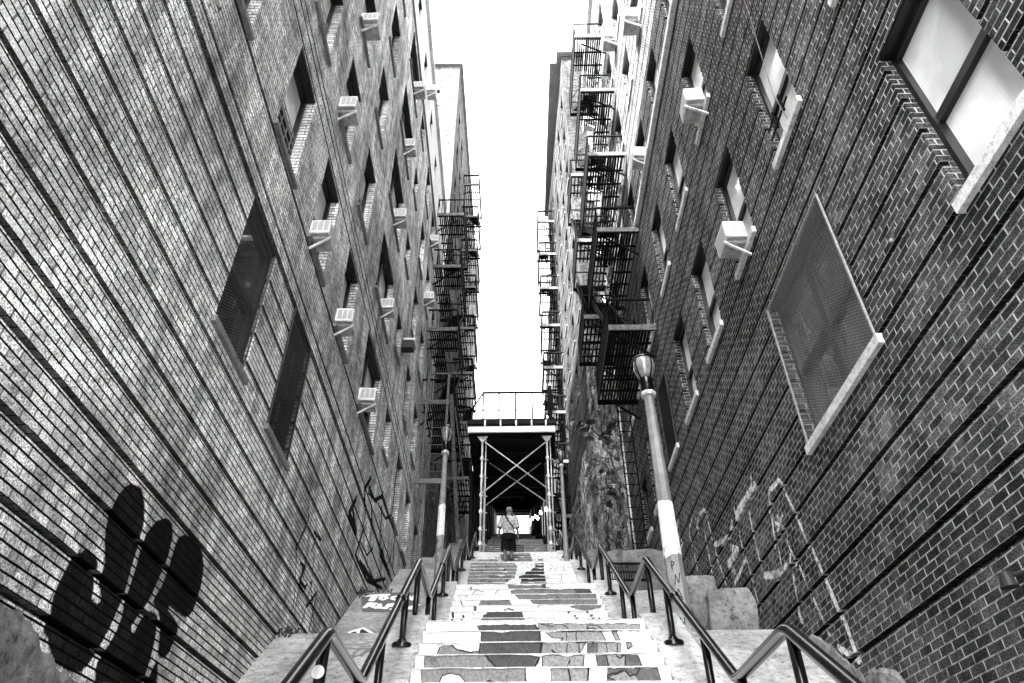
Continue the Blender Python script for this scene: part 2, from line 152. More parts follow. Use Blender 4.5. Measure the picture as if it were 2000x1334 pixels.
# ---------------------------------------------------------------- node helpers
class NT:
    def __init__(s, name):
        s.m = bpy.data.materials.new(name); s.m.use_nodes = True; s.t = s.m.node_tree; s.t.nodes.clear()
        s.out = s.t.nodes.new("ShaderNodeOutputMaterial"); s.p = s.t.nodes.new("ShaderNodeBsdfPrincipled"); s.t.links.new(s.p.outputs[0], s.out.inputs[0])
    def n(s, ty, **k):
        x = s.t.nodes.new(ty)
        for a, b in k.items(): setattr(x, a, b)
        return x
    def put(s, node, key, val):
        i = node.inputs[key]
        if hasattr(val, 'is_linked') or isinstance(val, bpy.types.NodeSocket): s.t.links.new(val, i)
        elif val is not None:
            i.default_value = val
    def math(s, op, a, b=None, c=None, clamp=False):
        x = s.n("ShaderNodeMath", operation=op, use_clamp=clamp); s.put(x, 0, a)
        if b is not None: s.put(x, 1, b)
        if c is not None: s.put(x, 2, c)
        return x.outputs[0]
    def noise(s, vec, scale, detail=3, rough=.6, dist=0):
        x = s.n("ShaderNodeTexNoise"); s.put(x, 'Scale', scale); s.put(x, 'Detail', detail); s.put(x, 'Roughness', rough); s.put(x, 'Distortion', dist)
        if vec is not None: s.t.links.new(vec, x.inputs['Vector'])
        return x.outputs[0]
    def rng(s, v, a, b, c=0., d=1.):
        x = s.n("ShaderNodeMapRange"); s.put(x, 0, v); s.put(x, 1, a); s.put(x, 2, b); s.put(x, 3, c); s.put(x, 4, d); return x.outputs[0]
    def mix(s, f, a, b):   # scalar mix
        x = s.n("ShaderNodeMix"); s.put(x, 0, f); s.put(x, 2, a); s.put(x, 3, b); return x.outputs[0]
    def mapv(s, vec, loc=(0, 0, 0), sc=(1, 1, 1)):
        x = s.n("ShaderNodeMapping"); s.t.links.new(vec, x.inputs[0]); x.inputs['Location'].default_value = loc; x.inputs['Scale'].default_value = sc; return x.outputs[0]
    def uv(s): return s.n("ShaderNodeTexCoord").outputs['UV']
    def obj(s): return s.n("ShaderNodeTexCoord").outputs['Object']
    def pos(s): return s.n("ShaderNodeNewGeometry").outputs['Position']
    def grey(s, v):
        x = s.n("ShaderNodeCombineColor"); s.put(x, 0, v); s.put(x, 1, v); s.put(x, 2, v); return x.outputs[0]
    def bump(s, h, dist, strength=1.):
        x = s.n("ShaderNodeBump"); s.put(x, 'Height', h); x.inputs['Distance'].default_value = dist; x.inputs['Strength'].default_value = strength
        s.t.links.new(x.outputs[0], s.p.inputs['Normal']); return x
    def base(s, v, rough=.8, spec=.3, metal=0):
        s.t.links.new(s.grey(v), s.p.inputs['Base Color']) if not isinstance(v, float) else s.p.inputs['Base Color'].__setattr__('default_value', (v, v, v, 1))
        s.put(s.p, 'Roughness', rough); s.put(s.p, 'Specular IOR Level', spec); s.put(s.p, 'Metallic', metal); return s.m

def brick_mat(name, bl, bh, mort, rh=.0662, bw_=.205, z0=1.37, mw=.007, vm=None, paint=None, stain=.5, bumpd=.006, speck=.5, hdark=None, wash=None):
    """bl/bh = darkest and lightest brick, mort = mortar, vm = colour of the upright joints; paint = [(image, u0,u1,v0,v1, colour)]"""
    N = NT(name); uv = N.uv(); pos = N.pos()
    wob = N.noise(N.mapv(uv, sc=(3, 9, 1)), 1.0, 2); wv = N.n("ShaderNodeVectorMath", operation='ADD'); N.t.links.new(uv, wv.inputs[0])
    cb = N.n("ShaderNodeCombineXYZ"); N.put(cb, 0, 0.0); N.put(cb, 1, N.rng(wob, .2, .8, -.0035, .0035)); N.t.links.new(cb.outputs[0], wv.inputs[1])
    v = N.mapv(wv.outputs[0], loc=(0, -z0, 0))
    br = N.n("ShaderNodeTexBrick"); br.offset = .5; N.t.links.new(v, br.inputs['Vector'])
    N.put(br, 'Scale', 1.0); N.put(br, 'Mortar Size', mw); N.put(br, 'Mortar Smooth', .3); N.put(br, 'Brick Width', bw_); N.put(br, 'Row Height', rh); N.put(br, 'Bias', 0.)
    br.inputs['Color1'].default_value = (0, 0, 0, 1); br.inputs['Color2'].default_value = (1, 1, 1, 1); br.inputs['Mortar'].default_value = (.5, .5, .5, 1)
    bv = N.n("ShaderNodeSeparateColor"); N.t.links.new(br.outputs['Color'], bv.inputs[0])
    fac = br.outputs['Fac']
    big = N.noise(pos, .55, 4, .65, .4); fine = N.noise(pos, 75, 3, .75); mid = N.noise(pos, 9, 4, .7)
    vstr = N.noise(N.mapv(uv, sc=(2.2, .35, 1)), 1.6, 4, .6)
    tone = N.mix(bv.outputs[0], bl, bh)
    tone = N.math('MULTIPLY', tone, N.rng(big, .38, .64, 1 - stain, 1 + stain * .5))
    tone = N.math('MULTIPLY', tone, N.rng(mid, .36, .64, .7, 1.3))
    tone = N.math('MULTIPLY', tone, N.rng(vstr, .38, .62, .66, 1.34))
    tone = N.math('MULTIPLY', tone, N.rng(fine, .4, .6, 1 - speck, 1 + speck))
    if wash is not None:
        wf = N.rng(N.noise(pos, wash[0], 5, .7), wash[1], wash[1] + .12, 0, wash[2]); tone = N.mix(wf, tone, N.math('MULTIPLY', .42 if bh < .2 else .95, N.rng(fine, .4, .6, .7, 1.1)))
    mc = N.math('MULTIPLY', mort, N.rng(mid, .36, .62, .35, 1.3))
    if vm is not None:
        sp = N.n("ShaderNodeSeparateXYZ"); N.t.links.new(v, sp.inputs[0])
        fr = N.math('FRACT', N.math('DIVIDE', sp.outputs[1], rh)); d = N.math('MINIMUM', fr, N.math('SUBTRACT', 1., fr))
        hz = N.rng(d, mw / rh * .9, mw / rh * 1.3, 1, 0)
        hz = N.math('MULTIPLY', hz, 1.0, clamp=True)
        mc = N.mix(hz, N.math('MULTIPLY', vm, N.rng(mid, .36, .62, .5, 1.25)), mc)
    col = N.mix(fac, tone, mc)
    if paint:
        for im, u0, u1, v0, v1, pc in paint:
            t = N.n("ShaderNodeTexImage"); t.image = im; t.extension = 'CLIP'
            rag = N.n("ShaderNodeVectorMath", operation='ADD'); N.t.links.new(uv, rag.inputs[0])
            nx = N.n("ShaderNodeTexNoise"); N.put(nx, 'Scale', 45.); N.put(nx, 'Detail', 3.); N.t.links.new(pos, nx.inputs['Vector'])
            sc = N.n("ShaderNodeVectorMath", operation='SCALE'); N.t.links.new(nx.outputs['Color'], sc.inputs[0]); sc.inputs['Scale'].default_value = .03; N.t.links.new(sc.outputs[0], rag.inputs[1])
            N.t.links.new(N.mapv(rag.outputs[0], loc=(-(u0 + .015) / (u1 - u0), -(v0 + .015) / (v1 - v0), 0), sc=(1 / (u1 - u0), 1 / (v1 - v0), 1)), t.inputs[0])
            f = N.rng(N.math('ADD', t.outputs[0], N.rng(fine, .3, .7, -.12, .12)), .32, .68)
            f = N.math('MULTIPLY', f, N.rng(mid, .43, .53, .2, 1.)) if pc > .2 else N.math('MULTIPLY', f, .985)
            f = N.math('MULTIPLY', f, N.math('SUBTRACT', 1., N.math('MULTIPLY', fac, .8))) if pc > .2 else f
            col = N.mix(f, col, pc)
    N.base(col, .97, .03)
    h = N.math('SUBTRACT', N.math('MULTIPLY', fine, .35), fac); N.bump(N.math('ADD', h, N.math('MULTIPLY', mid, .6)), bumpd * 1.8)
    return N.m
def plain(name, v, rough=.7, spec=.3, metal=0, var=.15, sc=6., bumpd=0., bsc=60.):
    N = NT(name); p = N.pos(); a = N.noise(p, sc, 5, .65)
    N.base(N.math('MULTIPLY', v, N.rng(a, .38, .62, 1 - var, 1 + var)), rough, spec, metal)
    if bumpd: N.bump(N.noise(p, bsc, 4, .7), bumpd)
    return N.m
def concrete(name, v, var=.35, dark=.4, paint=None):
    N = NT(name); p = N.pos(); a = N.noise(p, 1.3, 6, .7, .3); b = N.noise(p, 14, 5, .75); c = N.noise(p, 120, 2, .7)
    t = N.math('MULTIPLY', v, N.rng(a, .38, .62, 1 - var, 1 + var * .6)); t = N.math('MULTIPLY', t, N.rng(b, .38, .62, .75, 1.2)); t = N.math('MULTIPLY', t, N.rng(c, .4, .6, .75, 1.2))
    sp = N.rng(b, .36, .42, 1 - dark, 1.); t = N.math('MULTIPLY', t, sp)
    if paint:
        uv = N.uv()
        for im, u0, u1, v0, v1, pc in paint:
            q = N.n("ShaderNodeTexImage"); q.image = im; q.extension = 'CLIP'
            N.t.links.new(N.mapv(uv, loc=(-u0 / (u1 - u0), -v0 / (v1 - v0), 0), sc=(1 / (u1 - u0), 1 / (v1 - v0), 1)), q.inputs[0])
            t = N.mix(N.math('MULTIPLY', q.outputs[0], N.rng(b, .25, .4, .6, 1.)), t, pc)
    N.base(t, .9, .2); N.bump(N.math('ADD', N.math('MULTIPLY', b, .7), N.math('MULTIPLY', c, .4)), .012)
    return N.m

# ---------------------------------------------------------------- masks and materials
c = Canvas(2.8, 17.3, .9, 7.4, 2048, 920)
for P in DATA['LP']: c.poly(P, 1)
for P, w in DATA['LS']: c.stroke(P, w, 1)
IM_L = c.image("left_wall_spray", 14)
c = Canvas(7.4, 14.6, 1.7, 6.5, 1280, 860)
for P, w in DATA['RS']: c.stroke(P, w, 1)
IM_R = c.image("right_wall_chalk", 2)
c = Canvas(-1.3, 1.3, 1.0, 12.0, 640, 2700, .84)
for P, s in DATA['MP']: c.poly(P, s if s > .8 else s * .5)
for P, s in DATA['MP']: c.stroke(P + [P[0]], .008, .015)
for P, w in DATA['MS']: c.stroke(P, w, .006)
IM_M = c.image("mural", 0)
def slabcanvas(polys, strokes, nm, holes=None, soft=1):
    c = Canvas(-3.3, -1.6, 6., 14., 420, 1976)
    for P in polys: c.poly(P, 1)
    for P, w in strokes: c.stroke(P, w, 1)
    if holes:
        for P, w in holes: c.stroke(P, w, 0)
    return c.image(nm, soft)
IM_S1 = slabcanvas(DATA['SB2'], [], "slab_dark", soft=1)
IM_S0 = slabcanvas(DATA['SB'], DATA['S1'], "slab_grey", soft=14)
IM_S2 = slabcanvas([], DATA['SW'] + DATA['SO'], "slab_white", soft=0)

M = {}
PL = [(IM_L, 2.8, 17.3, .9, 7.4, .0015)]
M['brickL'] = brick_mat("light_brick", .44, .76, .006, vm=.2, paint=PL, mw=.0082, stain=.45, speck=.65, wash=(.9, .53, .55))  # near-black bed joints hold the shadow of the raked joints in their colour
M['brickL_headshade'] = brick_mat("light_header_shade", .07, .15, .006, bw_=.1, vm=.02, paint=PL, mw=.0065)  # header courses coloured dark to paint in the shade of the recessed bands
M['brickLu'] = brick_mat("light_brick_upper", .36, .74, .02, vm=.28, mw=.007, stain=.45, speck=.55)  # bed joints again darkened for the shadow in the raking
PR = [(IM_R, 7.4, 14.6, 1.7, 6.5, .7)]
M['brickR'] = brick_mat("dark_brick", .024, .08, .26, rh=.07375, z0=1.95, mw=.0065, vm=.42, paint=PR, stain=.55, speck=.9, bumpd=.008, wash=(1.1, .585, .22))
M['brickR_headshade'] = brick_mat("dark_header_shade", .012, .03, .02, rh=.07375, bw_=.105, z0=1.95, mw=.006, vm=.07, paint=PR)  # band headers near black: recess shadow put into the brick colour
M['brickB2'] = brick_mat("pale_brick", .07, .17, .035, mw=.01, stain=.25)
M['brickB3'] = brick_mat("grey_brick", .025, .08, .012, mw=.011, stain=.4)
M['stucco'] = concrete("pale_stucco", .55, .12, .1)
M['rubble'] = None
def rubble():
    N = NT("rubble_stone"); p = N.pos(); a = N.noise(N.mapv(p, sc=(6, 6, 1.3)), 1., 7, .85, .8); b = N.noise(p, 26, 5, .8); c_ = N.noise(p, 1.2, 4, .6)
    t = N.math('MULTIPLY', N.rng(a, .43, .56, .015, .65), N.rng(b, .4, .6, .25, 1.6)); t = N.math('MULTIPLY', t, N.rng(c_, .38, .6, .5, 1.3))
    N.base(t, .95, .1); N.bump(N.math('ADD', N.math('MULTIPLY', a, 1.5), N.math('MULTIPLY', b, .6)), .12); return N.m
M['rubble'] = rubble()
M['conc'] = concrete("kerb_concrete", .42, .3, .45)
M['slab'] = concrete("slab_concrete", .3, .35, .5, paint=[(IM_S0, -3.3, -1.6, 6., 14., .1), (IM_S1, -3.3, -1.6, 6., 14., .02), (IM_S2, -3.3, -1.6, 6., 14., .75)])
M['sill'] = concrete("sill_stone", .5, .15, .3)
M['sillL'] = concrete("sill_stone_grey", .15, .2, .3)
M['stub'] = concrete("weathered_concrete", .17, .5, .6)
M['ground'] = concrete("ground", .16, .3, .3)
M['iron'] = plain("black_iron", .004, .8, .05, 0, .5, 9)
M['iron2'] = plain("weathered_iron", .07, .7, .3, 0, .6, 14, .004)
M['rail'] = plain("black_gloss_paint", .0025, .22, .6, 0, .3, 20)
M['galv'] = plain("galvanised_pipe", .5, .4, .5, .2, .3, 8)
M['white'] = plain("white_metal", .6, .5, .4, 0, .3, 7)
M['whiteb'] = plain("white_board", .8, .6, .3, 0, .1, 5)
M['acdark'] = plain("unit_underside", .3, .6, .3, 0, .3, 9)
M['frame'] = plain("dark_window_frame", .005, .4, .4, 0, .3, 12)
M['frame_l'] = plain("grey_window_frame", .3, .5, .4, 0, .2, 12)
M['darkroof'] = plain("dark_boards", .004, .8, .2, 0, .4, 4)  # near-black; on the passage boards it also paints in the shade inside
M['wire'] = plain("guard_wire", .2, .5, .5, 0, .3, 30)
M['wiref'] = plain("fine_guard_wire", .06, .6, .3, 0, .3, 30)
M['wired'] = plain("dark_guard_wire", .006, .5, .4, 0, .3, 30)
M['leaf'] = plain("leaf", .035, .45, .4, 0, .5, 10)
M['stem'] = plain("stem", .09, .8, .2)
M['pole'] = plain("grey_pole_paint", .2, .45, .4, 0, .2, 5)
M['rust'] = plain("dark_paint", .01, .6, .3, 0, .4, 10)
M['void'] = plain("dark_void", .004, .9, .05, 0, .1, 1)
def vent():
    N = NT("louvre"); o = N.n("ShaderNodeTexCoord").outputs['Object']; sp = N.n("ShaderNodeSeparateXYZ"); N.t.links.new(o, sp.inputs[0])
    f = N.math('FRACT', N.math('MULTIPLY', sp.outputs[2], 42.)); N.base(N.rng(f, .3, .7, .16, .5), .6, .3); return N.m
M['vent'] = vent()
def pane(name, a, b, rough, streak=0):
    N = NT(name); p = N.pos(); x = N.noise(p, .9, 3, .6, .5); t = N.rng(x, .35, .65, a, b)
    if streak:
        sp = N.n("ShaderNodeSeparateXYZ"); N.t.links.new(p, sp.inputs[0]); f = N.math('FRACT', N.math('MULTIPLY', sp.outputs[1], streak)); t = N.math('MULTIPLY', t, N.rng(f, 0, .5, .93, 1.))
    N.base(t, rough, .9); return N.m
M['pane_l'] = pane("blind_with_painted_glare", .5, .9, .08, 28)  # pale blind tone that also holds the reflected sky in its colour
M['pane_d'] = pane("dark_glass", .003, .015, .03)
M['pane_m'] = pane("grey_glass", .015, .11, .05)
def mural():
    N = NT("painted_risers"); uv = N.uv(); t = N.n("ShaderNodeTexImage"); t.image = IM_M; t.extension = 'EXTEND'; t.interpolation = 'Cubic'
    nx = N.n("ShaderNodeTexNoise"); N.put(nx, 'Scale', 14.); N.t.links.new(N.pos(), nx.inputs['Vector']); sc = N.n("ShaderNodeVectorMath", operation='SCALE'); N.t.links.new(nx.outputs['Color'], sc.inputs[0]); sc.inputs['Scale'].default_value = .004
    ad = N.n("ShaderNodeVectorMath", operation='ADD'); N.t.links.new(N.mapv(uv, loc=(.5, -1 / 11., 0), sc=(1 / 2.6, 1 / 11., 1)), ad.inputs[0]); N.t.links.new(sc.outputs[0], ad.inputs[1]); N.t.links.new(ad.outputs[0], t.inputs[0])
    a = N.noise(N.pos(), 30, 4, .75); b = N.noise(N.pos(), 5, 5, .7); v = N.math('MULTIPLY', t.outputs[0], N.rng(a, .4, .6, .72, 1.15)); v = N.math('MULTIPLY', v, N.rng(b, .36, .46, .72, 1.))
    N.base(v, .7, .3); N.bump(N.math('ADD', a, N.math('MULTIPLY', b, .6)), .012); return N.m
M['mural'] = mural()
M['tread'] = concrete("painted_tread", .7, .15, .35)
def glow(name, v, e):
    N = NT(name); N.base(v, .3, .5); N.p.inputs['Emission Color'].default_value = (1, 1, 1, 1); N.p.inputs['Emission Strength'].default_value = e; return N.m
M['bulb'] = glow("lit_bulb", .8, 1.2)
M['globed'] = plain("smoked_globe", .17, .15, .6, 0, .5, 9)
M['globe'] = plain("frosted_globe", .2, .2, .6, 0, .35, 7)
# ---------------------------------------------------------------- the slope of the alley
FL = [(1.7, -1.6, 4.6, .47), (6.0, .47, 8.94, 2.63), (10.52, 2.63, 13.44, 4.654), (14.87, 4.654, 18.31, 6.95), (19.9, 6.95, 23.2, 9.17),
      (24.6, 9.17, 27.88, 11.35), (29.4, 11.35, 32.7, 13.6), (34.2, 13.6, 37.5, 15.8), (39.0, 15.8, 42.3, 18.0)]
def SX(y): return .314 - .0127 * y
def prof(y):
    z = -1.6
    for a, za, b, zb in FL:
        if y <= a: return z
        if y < b: return za + (zb - za) * (y - a) / (b - a)
        z = zb
    return z
PY = [-6] + [v for f in FL for v in (f[0], f[2])] + [48]
def LX(y): return -2.76 - .019 * y       # left facade line
RX = 3.40
# ground
g = MB(); gy = [-60, -6] + [v for f in FL for v in (f[0], f[2])] + [60, 400]
for i in range(len(gy) - 1):
    a, b = gy[i], gy[i + 1]; g.face([(-300, a, prof(a) - .35), (300, a, prof(a) - .35), (300, b, prof(b) - .35), (-300, b, prof(b) - .35)])
tag(g.build("ground", M['ground']), kind='structure')

# ---------------------------------------------------------------- staircase
st = empty("staircase", (.3, 1.7, -1.6), "long outdoor stone stairway with a black and white mural painted on its risers", "staircase")
for k, (y0, z0, y1, z1) in enumerate(FL):
    n = round((z1 - z0) / .19); r = (z1 - z0) / n; t = (y1 - y0) / n
    m = MB(); rd = random.Random(k)
    for i in range(n):
        ya = y0 + i * t; za = z0 + i * r; N_ = 26
        jit = [rd.uniform(-.006, .005) - (rd.uniform(.01, .03) if rd.random() < .1 else 0) for _ in range(N_ + 1)]
        for j in range(N_):
            xa, xb = -1.3 + 2.6 * j / N_, -1.3 + 2.6 * (j + 1) / N_
            m.face([(xa + SX(ya), ya, za), (xb + SX(ya), ya, za), (xb + SX(ya), ya, za + r - .008), (xa + SX(ya), ya, za + r - .008)],
                   [(xa, za), (xb, za), (xb, za + r), (xa, za + r)], 0)
            m.face([(xa + SX(ya), ya - .012, za + r - .010 + jit[j]), (xb + SX(ya), ya - .012, za + r - .010 + jit[j + 1]), (xb + SX(ya), ya - .012, za + r), (xa + SX(ya), ya - .012, za + r)], None, 1)
        yb = ya + t if i < n - 1 else y1 + .02
        m.face([(-1.3 + SX(ya), ya - .012, za + r), (1.3 + SX(ya), ya - .012, za + r), (1.3 + SX(yb), yb, za + r), (-1.3 + SX(yb), yb, za + r)], None, 1)
    m.build("flight_of_steps", [M['mural'], M['tread']], st)
    a = y1 + .02; b = FL[k + 1][0] if k < len(FL) - 1 else 60
    m = MB(); m.face([(-1.3 + SX(a), a, z1), (1.3 + SX(a), a, z1), (1.3 + SX(b), b, z1), (-1.3 + SX(b), b, z1)]); m.build("landing", M['tread'], st)
m = MB(); m.b2(-1.2, 1.6, -5, 1.7, -1.7, -1.6); m.build("landing", M['tread'], st)
def strip(x0f, x1f, y0, y1, dz, th, name, mat, parent=None, uvs=False, rough=0, n=1):
    m = MB(); rd = random.Random(int(y0 * 10))
    ys = [y0 + (y1 - y0) * i / n for i in range(n + 1)]
    P = [[(x0f(y), y, prof(y) + dz + rd.uniform(-rough, rough)), (x1f(y), y, prof(y) + dz + rd.uniform(-rough, rough))] for y in ys]
    B = [[(p[0], p[1], p[2] - th) for p in q] for q in P]
    for i in range(n):
        q = [P[i][0], P[i][1], P[i + 1][1], P[i + 1][0]]
        m.face(q, [(p[0] - SX(p[1]), p[1]) for p in q])
        m.face([B[i][0], P[i][0], P[i + 1][0], B[i + 1][0]]); m.face([P[i][1], B[i][1], B[i + 1][1], P[i + 1][1]])
    m.face([B[0][0], B[0][1], P[0][1], P[0][0]]); m.face([P[n][0], P[n][1], B[n][1], B[n][0]])
    return m.build(name, mat, parent, bevel=.02 if parent is not None else 0)
for s in (-1, 1):
    for k in range(len(FL)):
        y0, z0, y1, z1 = FL[k]; a = 1.30; b = 1.75
        f = [(lambda y, q=q: SX(y) + s * q) for q in (a, b)]
        if s < 0: f = f[::-1]
        L = (y1 - y0 + .02) / 3
        for i in range(3): strip(f[0], f[1], y0 + i * L + (.006 if i else 0), y0 + (i + 1) * L if i < 2 else y1 + .02, .16 - .012 * (i == 1), .8, "kerb", M['conc'], st)
        ny = FL[k + 1][0] if k < len(FL) - 1 else 46
        strip(f[0], f[1], y1 + .024, ny - .004, .05, .7, "kerb", M['conc'], st)
# sloping concrete aprons between the kerbs and the walls
for s in (-1, 1):
    for k in range(len(FL) - 1):
        y0, z0, y1, z1 = FL[k]; ny = FL[k + 1][0]
        if s < 0: fa, fb = (lambda y: max(LX(y) - .1, -3.4) - 0.0), (lambda y: SX(y) - 1.76)
        else: fa, fb = (lambda y: SX(y) + 1.76), (lambda y: RX + .1)
        tag(strip(fa, fb, y0, y1, -.05, .5, "side_path", M['slab'], rough=.012, n=8), kind='structure')
        tag(strip(fa, fb, y1 + .004, ny - .004, -.058, .5, "side_path", M['slab'], rough=.006, n=4), kind='structure')

# ---------------------------------------------------------------- walls with openings and recessed header courses
class Wall:
    def __init__(s, org, d, nrm): s.o = Vector(org); s.d = Vector(d); s.n = Vector(nrm)
    def P(s, u, z, w=0.): q = s.o + s.d * u + s.n * w; return (q.x, q.y, z)
WL = Wall((-2.76, 0, 0), (-.019, 1, 0), (1, .019, 0)); WR = Wall((RX, 0, 0), (0, 1, 0), (-1, 0, 0))
def wall_mesh(W, u0, u1, z0, z1, wins, bands, mats, name, parent, rev=.19, zig=None):
    """wins (u0,u1,z0,z1); bands (z,h,depth,u0,u1)"""
    us = sorted({u0, u1} | {v for w in wins for v in w[:2]} | {v for b in bands for v in b[3:5] if u0 < v < u1})
    zs = sorted({z0, z1} | {v for w in wins for v in w[2:4]} | {v for b in bands for v in (b[0], b[0] + b[1])})
    us = [u for u in us if u0 <= u <= u1]; zs = [z for z in zs if z0 <= z <= z1]
    m = MB(); flip = W.n.x * W.d.y > 0
    def q(pts, uv, mi): m.face(pts if not flip else pts, uv, mi)
    nU, nZ = len(us) - 1, len(zs) - 1
    def st_(i, j):
        if not (0 <= i < nU and 0 <= j < nZ): return ('x', 0)
        u = (us[i] + us[i + 1]) / 2; z = (zs[j] + zs[j + 1]) / 2
        for w in wins:
            if w[0] < u < w[1] and w[2] < z < w[3]: return ('w', rev)
        for b in bands:
            if b[0] < z < b[0] + b[1] and b[3] < u < b[4]: return ('b', b[2])
        return ('f', 0)
    for j in range(nZ):
        i = 0
        while i < nU:
            k, dp = st_(i, j); e = i
            while e + 1 < nU and st_(e + 1, j) == (k, dp): e += 1
            a, b, c0, c1 = us[i], us[e + 1], zs[j], zs[j + 1]
            if k != 'w': q([W.P(a, c0, -dp), W.P(b, c0, -dp), W.P(b, c1, -dp), W.P(a, c1, -dp)], [(a, c0), (b, c0), (b, c1), (a, c1)], 1 if k == 'b' else 0)
            i = e + 1
    for j in range(nZ + 1):
        for i in range(nU):
            lo, up = st_(i, j - 1), st_(i, j)
            if 'x' in (lo[0], up[0]) or lo[1] == up[1]: continue
            a, b, z = us[i], us[i + 1], zs[j]; d0, d1 = -lo[1], -up[1]
            q([W.P(a, z, d0), W.P(b, z, d0), W.P(b, z, d1), W.P(a, z, d1)], [(a, z + .03), (b, z + .03), (b, z + .04), (a, z + .04)], 1)  # band undersides and window soffits share the painted shade colour
    for i in range(nU + 1):
        for j in range(nZ):
            lo, up = st_(i - 1, j), st_(i, j)
            if 'x' in (lo[0], up[0]) or lo[1] == up[1]: continue
            u, a, b = us[i], zs[j], zs[j + 1]; d0, d1 = -lo[1], -up[1]
            q([W.P(u, a, d0), W.P(u, b, d0), W.P(u, b, d1), W.P(u, a, d1)], [(u + d0, a), (u + d0, b), (u + d1, b), (u + d1, a)], 0)
    o = m.build(name, mats, parent); return o
def window(W, u0, u1, z0, z1, parent, kind='light', rev=.19, double=False, sill='L', grille=False, drop=None):
    """sash window set back in its reveal: frame, two sashes, sill"""
    R = lambda u, z, w: W.P(u, z, w)
    fr = MB(); d = -rev + .004; t = .05
    def blk(a, b, c0, c1, w0, w1):
        P = [R(u, z, w) for u in (a, b) for z in (c0, c1) for w in (w0, w1)]
        for f in ((0, 1, 3, 2), (4, 6, 7, 5), (0, 4, 5, 1), (2, 3, 7, 6), (0, 2, 6, 4), (1, 5, 7, 3)): cur.face([P[i] for i in f])
    cur = fr
    blk(u0, u0 + t, z0, z1, d - .06, d + .05); blk(u1 - t, u1, z0, z1, d - .06, d + .05)
    blk(u0 + t, u1 - t, z1 - t * 1.8, z1, d - .06, d + .05); blk(u0 + t, u1 - t, z0, z0 + t, d - .06, d + .05)
    cols = [(u0 + t, u1 - t)]
    if double:
        mu = (u0 + u1) / 2; blk(mu - .06, mu + .06, z0 + t, z1 - t, d - .06, d + .04); cols = [(u0 + t, mu - .06), (mu + .06, u1 - t)]
    zm = z0 + (z1 - z0) * .48
    for a, b in cols: blk(a, b, zm - .045, zm + .045, d - .05, d + .02)
    f = fr.build("window", M['frame'], parent)
    if rev > .05:
        cur = MB(); blk(u0 + .003, u1 - .003, z1 - .022, z1 - .003, d + .05, -.012); cur.build("soffit_shade", M['frame'], f)  # dark plate added under the window head to paint its soffit shade
    mt = {'light': M['pane_l'], 'dark': M['pane_d'], 'mid': M['pane_m']}
    for a, b in cols:
        for z_a, z_b, dd, lowr in ((z0 + t, zm - .045, -.035, 1), (zm + .045, z1 - t * 1.8, -.012, 0)):
            p = MB(); k = kind if not (kind == 'light' and lowr and drop) else drop
            p.face([R(a, z_a, d + dd), R(b, z_a, d + dd), R(b, z_b, d + dd), R(a, z_b, d + dd)])
            p.build("pane", mt[k], f)
    if grille:
        cur = MB()
        for i in range(4): u = u0 + t + (u1 - u0 - 2 * t) * (i + .5) / 4; blk(u - .006, u + .006, z0 + t, zm, d + .055, d + .067)
        for i in range(6): z = z0 + t + (zm - z0) * (i + .3) / 6; blk(u0 + t, u1 - t, z - .006, z + .006, d + .068, d + .08)
        cur.build("guard_grille", M['wire'], f)
    if sill:
        cur = MB(); h = .075 if sill == 'L' else .11; pr = .05 if sill == 'L' else .055
        blk(u0 - .06, u1 + .06, z0 - h, z0 - .004, -rev * .9, pr); s = cur.build("sill", M['sillL'] if sill == 'L' else M['sill'], f)
    return f
def mesh_guard(W, u0, u1, z0, z1, parent, w=.03, sp=.045, mat='wire', dia=.004, name="mesh_guard"):
    m = MB(); L = (u1 - u0) + (z1 - z0); asp = .62
    def seg(a, b):   # flat diamond wire
        m.bar(W.P(a[0], a[1], w), W.P(b[0], b[1], w), dia, dia, up=tuple(W.n))
    n = int(((u1 - u0) + (z1 - z0) / asp) / sp)
    for sgn in (1, -1):
        for i in range(n):
            c0 = (i + .5) * sp; pts = []
            ua = c0; ub = c0 - (z1 - z0) / asp
            # parametric line u = c0 - v/asp
            v0_ = max(0, (c0 - (u1 - u0)) * asp); v1_ = min(z1 - z0, c0 * asp)
            if v1_ - v0_ < .005: continue
            p = [(c0 - v0_ / asp, v0_), (c0 - v1_ / asp, v1_)]
            if sgn < 0: p = [((u1 - u0) - x, y) for x, y in p]
            seg((u0 + p[0][0], z0 + p[0][1]), (u0 + p[1][0], z0 + p[1][1]))
    o = m.build(name, M[mat], parent)
    m = MB()
    for a, b in (((u0, z0), (u1, z0)), ((u1, z0), (u1, z1)), ((u1, z1), (u0, z1)), ((u0, z1), (u0, z0))): m.bar(W.P(a[0], a[1], w), W.P(b[0], b[1], w), .022, .022, up=tuple(W.n))
    m.build("guard_frame", M[mat], o); return o

# ---- left building
B1 = empty("brick_building", (-3, 8, -1.6), "light brick apartment block filling the left of the picture, black bubble graffiti at its foot", "building")
rows = [(7.35, 9.15, 6.88), (10.28, 12.05, 0), (13.2, 14.98, 0), (16.1, 17.92, 0), (19.05, 20.8, 0)]
def cols(r):
    s = [.02, .0, -.12, -.12, -.15][r]
    C = [(4.97 + s, 5.86 + s), (6.8 + s, 7.72 + s), (8.76 + s, 9.68 + s), (11.02 + s, 12.85 + s), (13.85 + s, 14.58 + s), (16.05 + s, 16.98 + s), (18.1 + s, 19.02 + s), (20.4 + s, 21.3 + s)]
    return C
WINL = [(5.08, 6.02, 4.35, 6.14, 'm'), (6.96, 7.87, 4.32, 6.12, 'm2')]
for r, (za, zb, _) in enumerate(rows):
    for ci, (a, b) in enumerate([(.95, 1.85), (2.95, 3.85)] + cols(r)):
        i = ci - 2; z_a = za
        if i == 4: z_a = za + .65
        WINL.append((a, b, z_a, zb, 'd' if i == 3 else 's'))
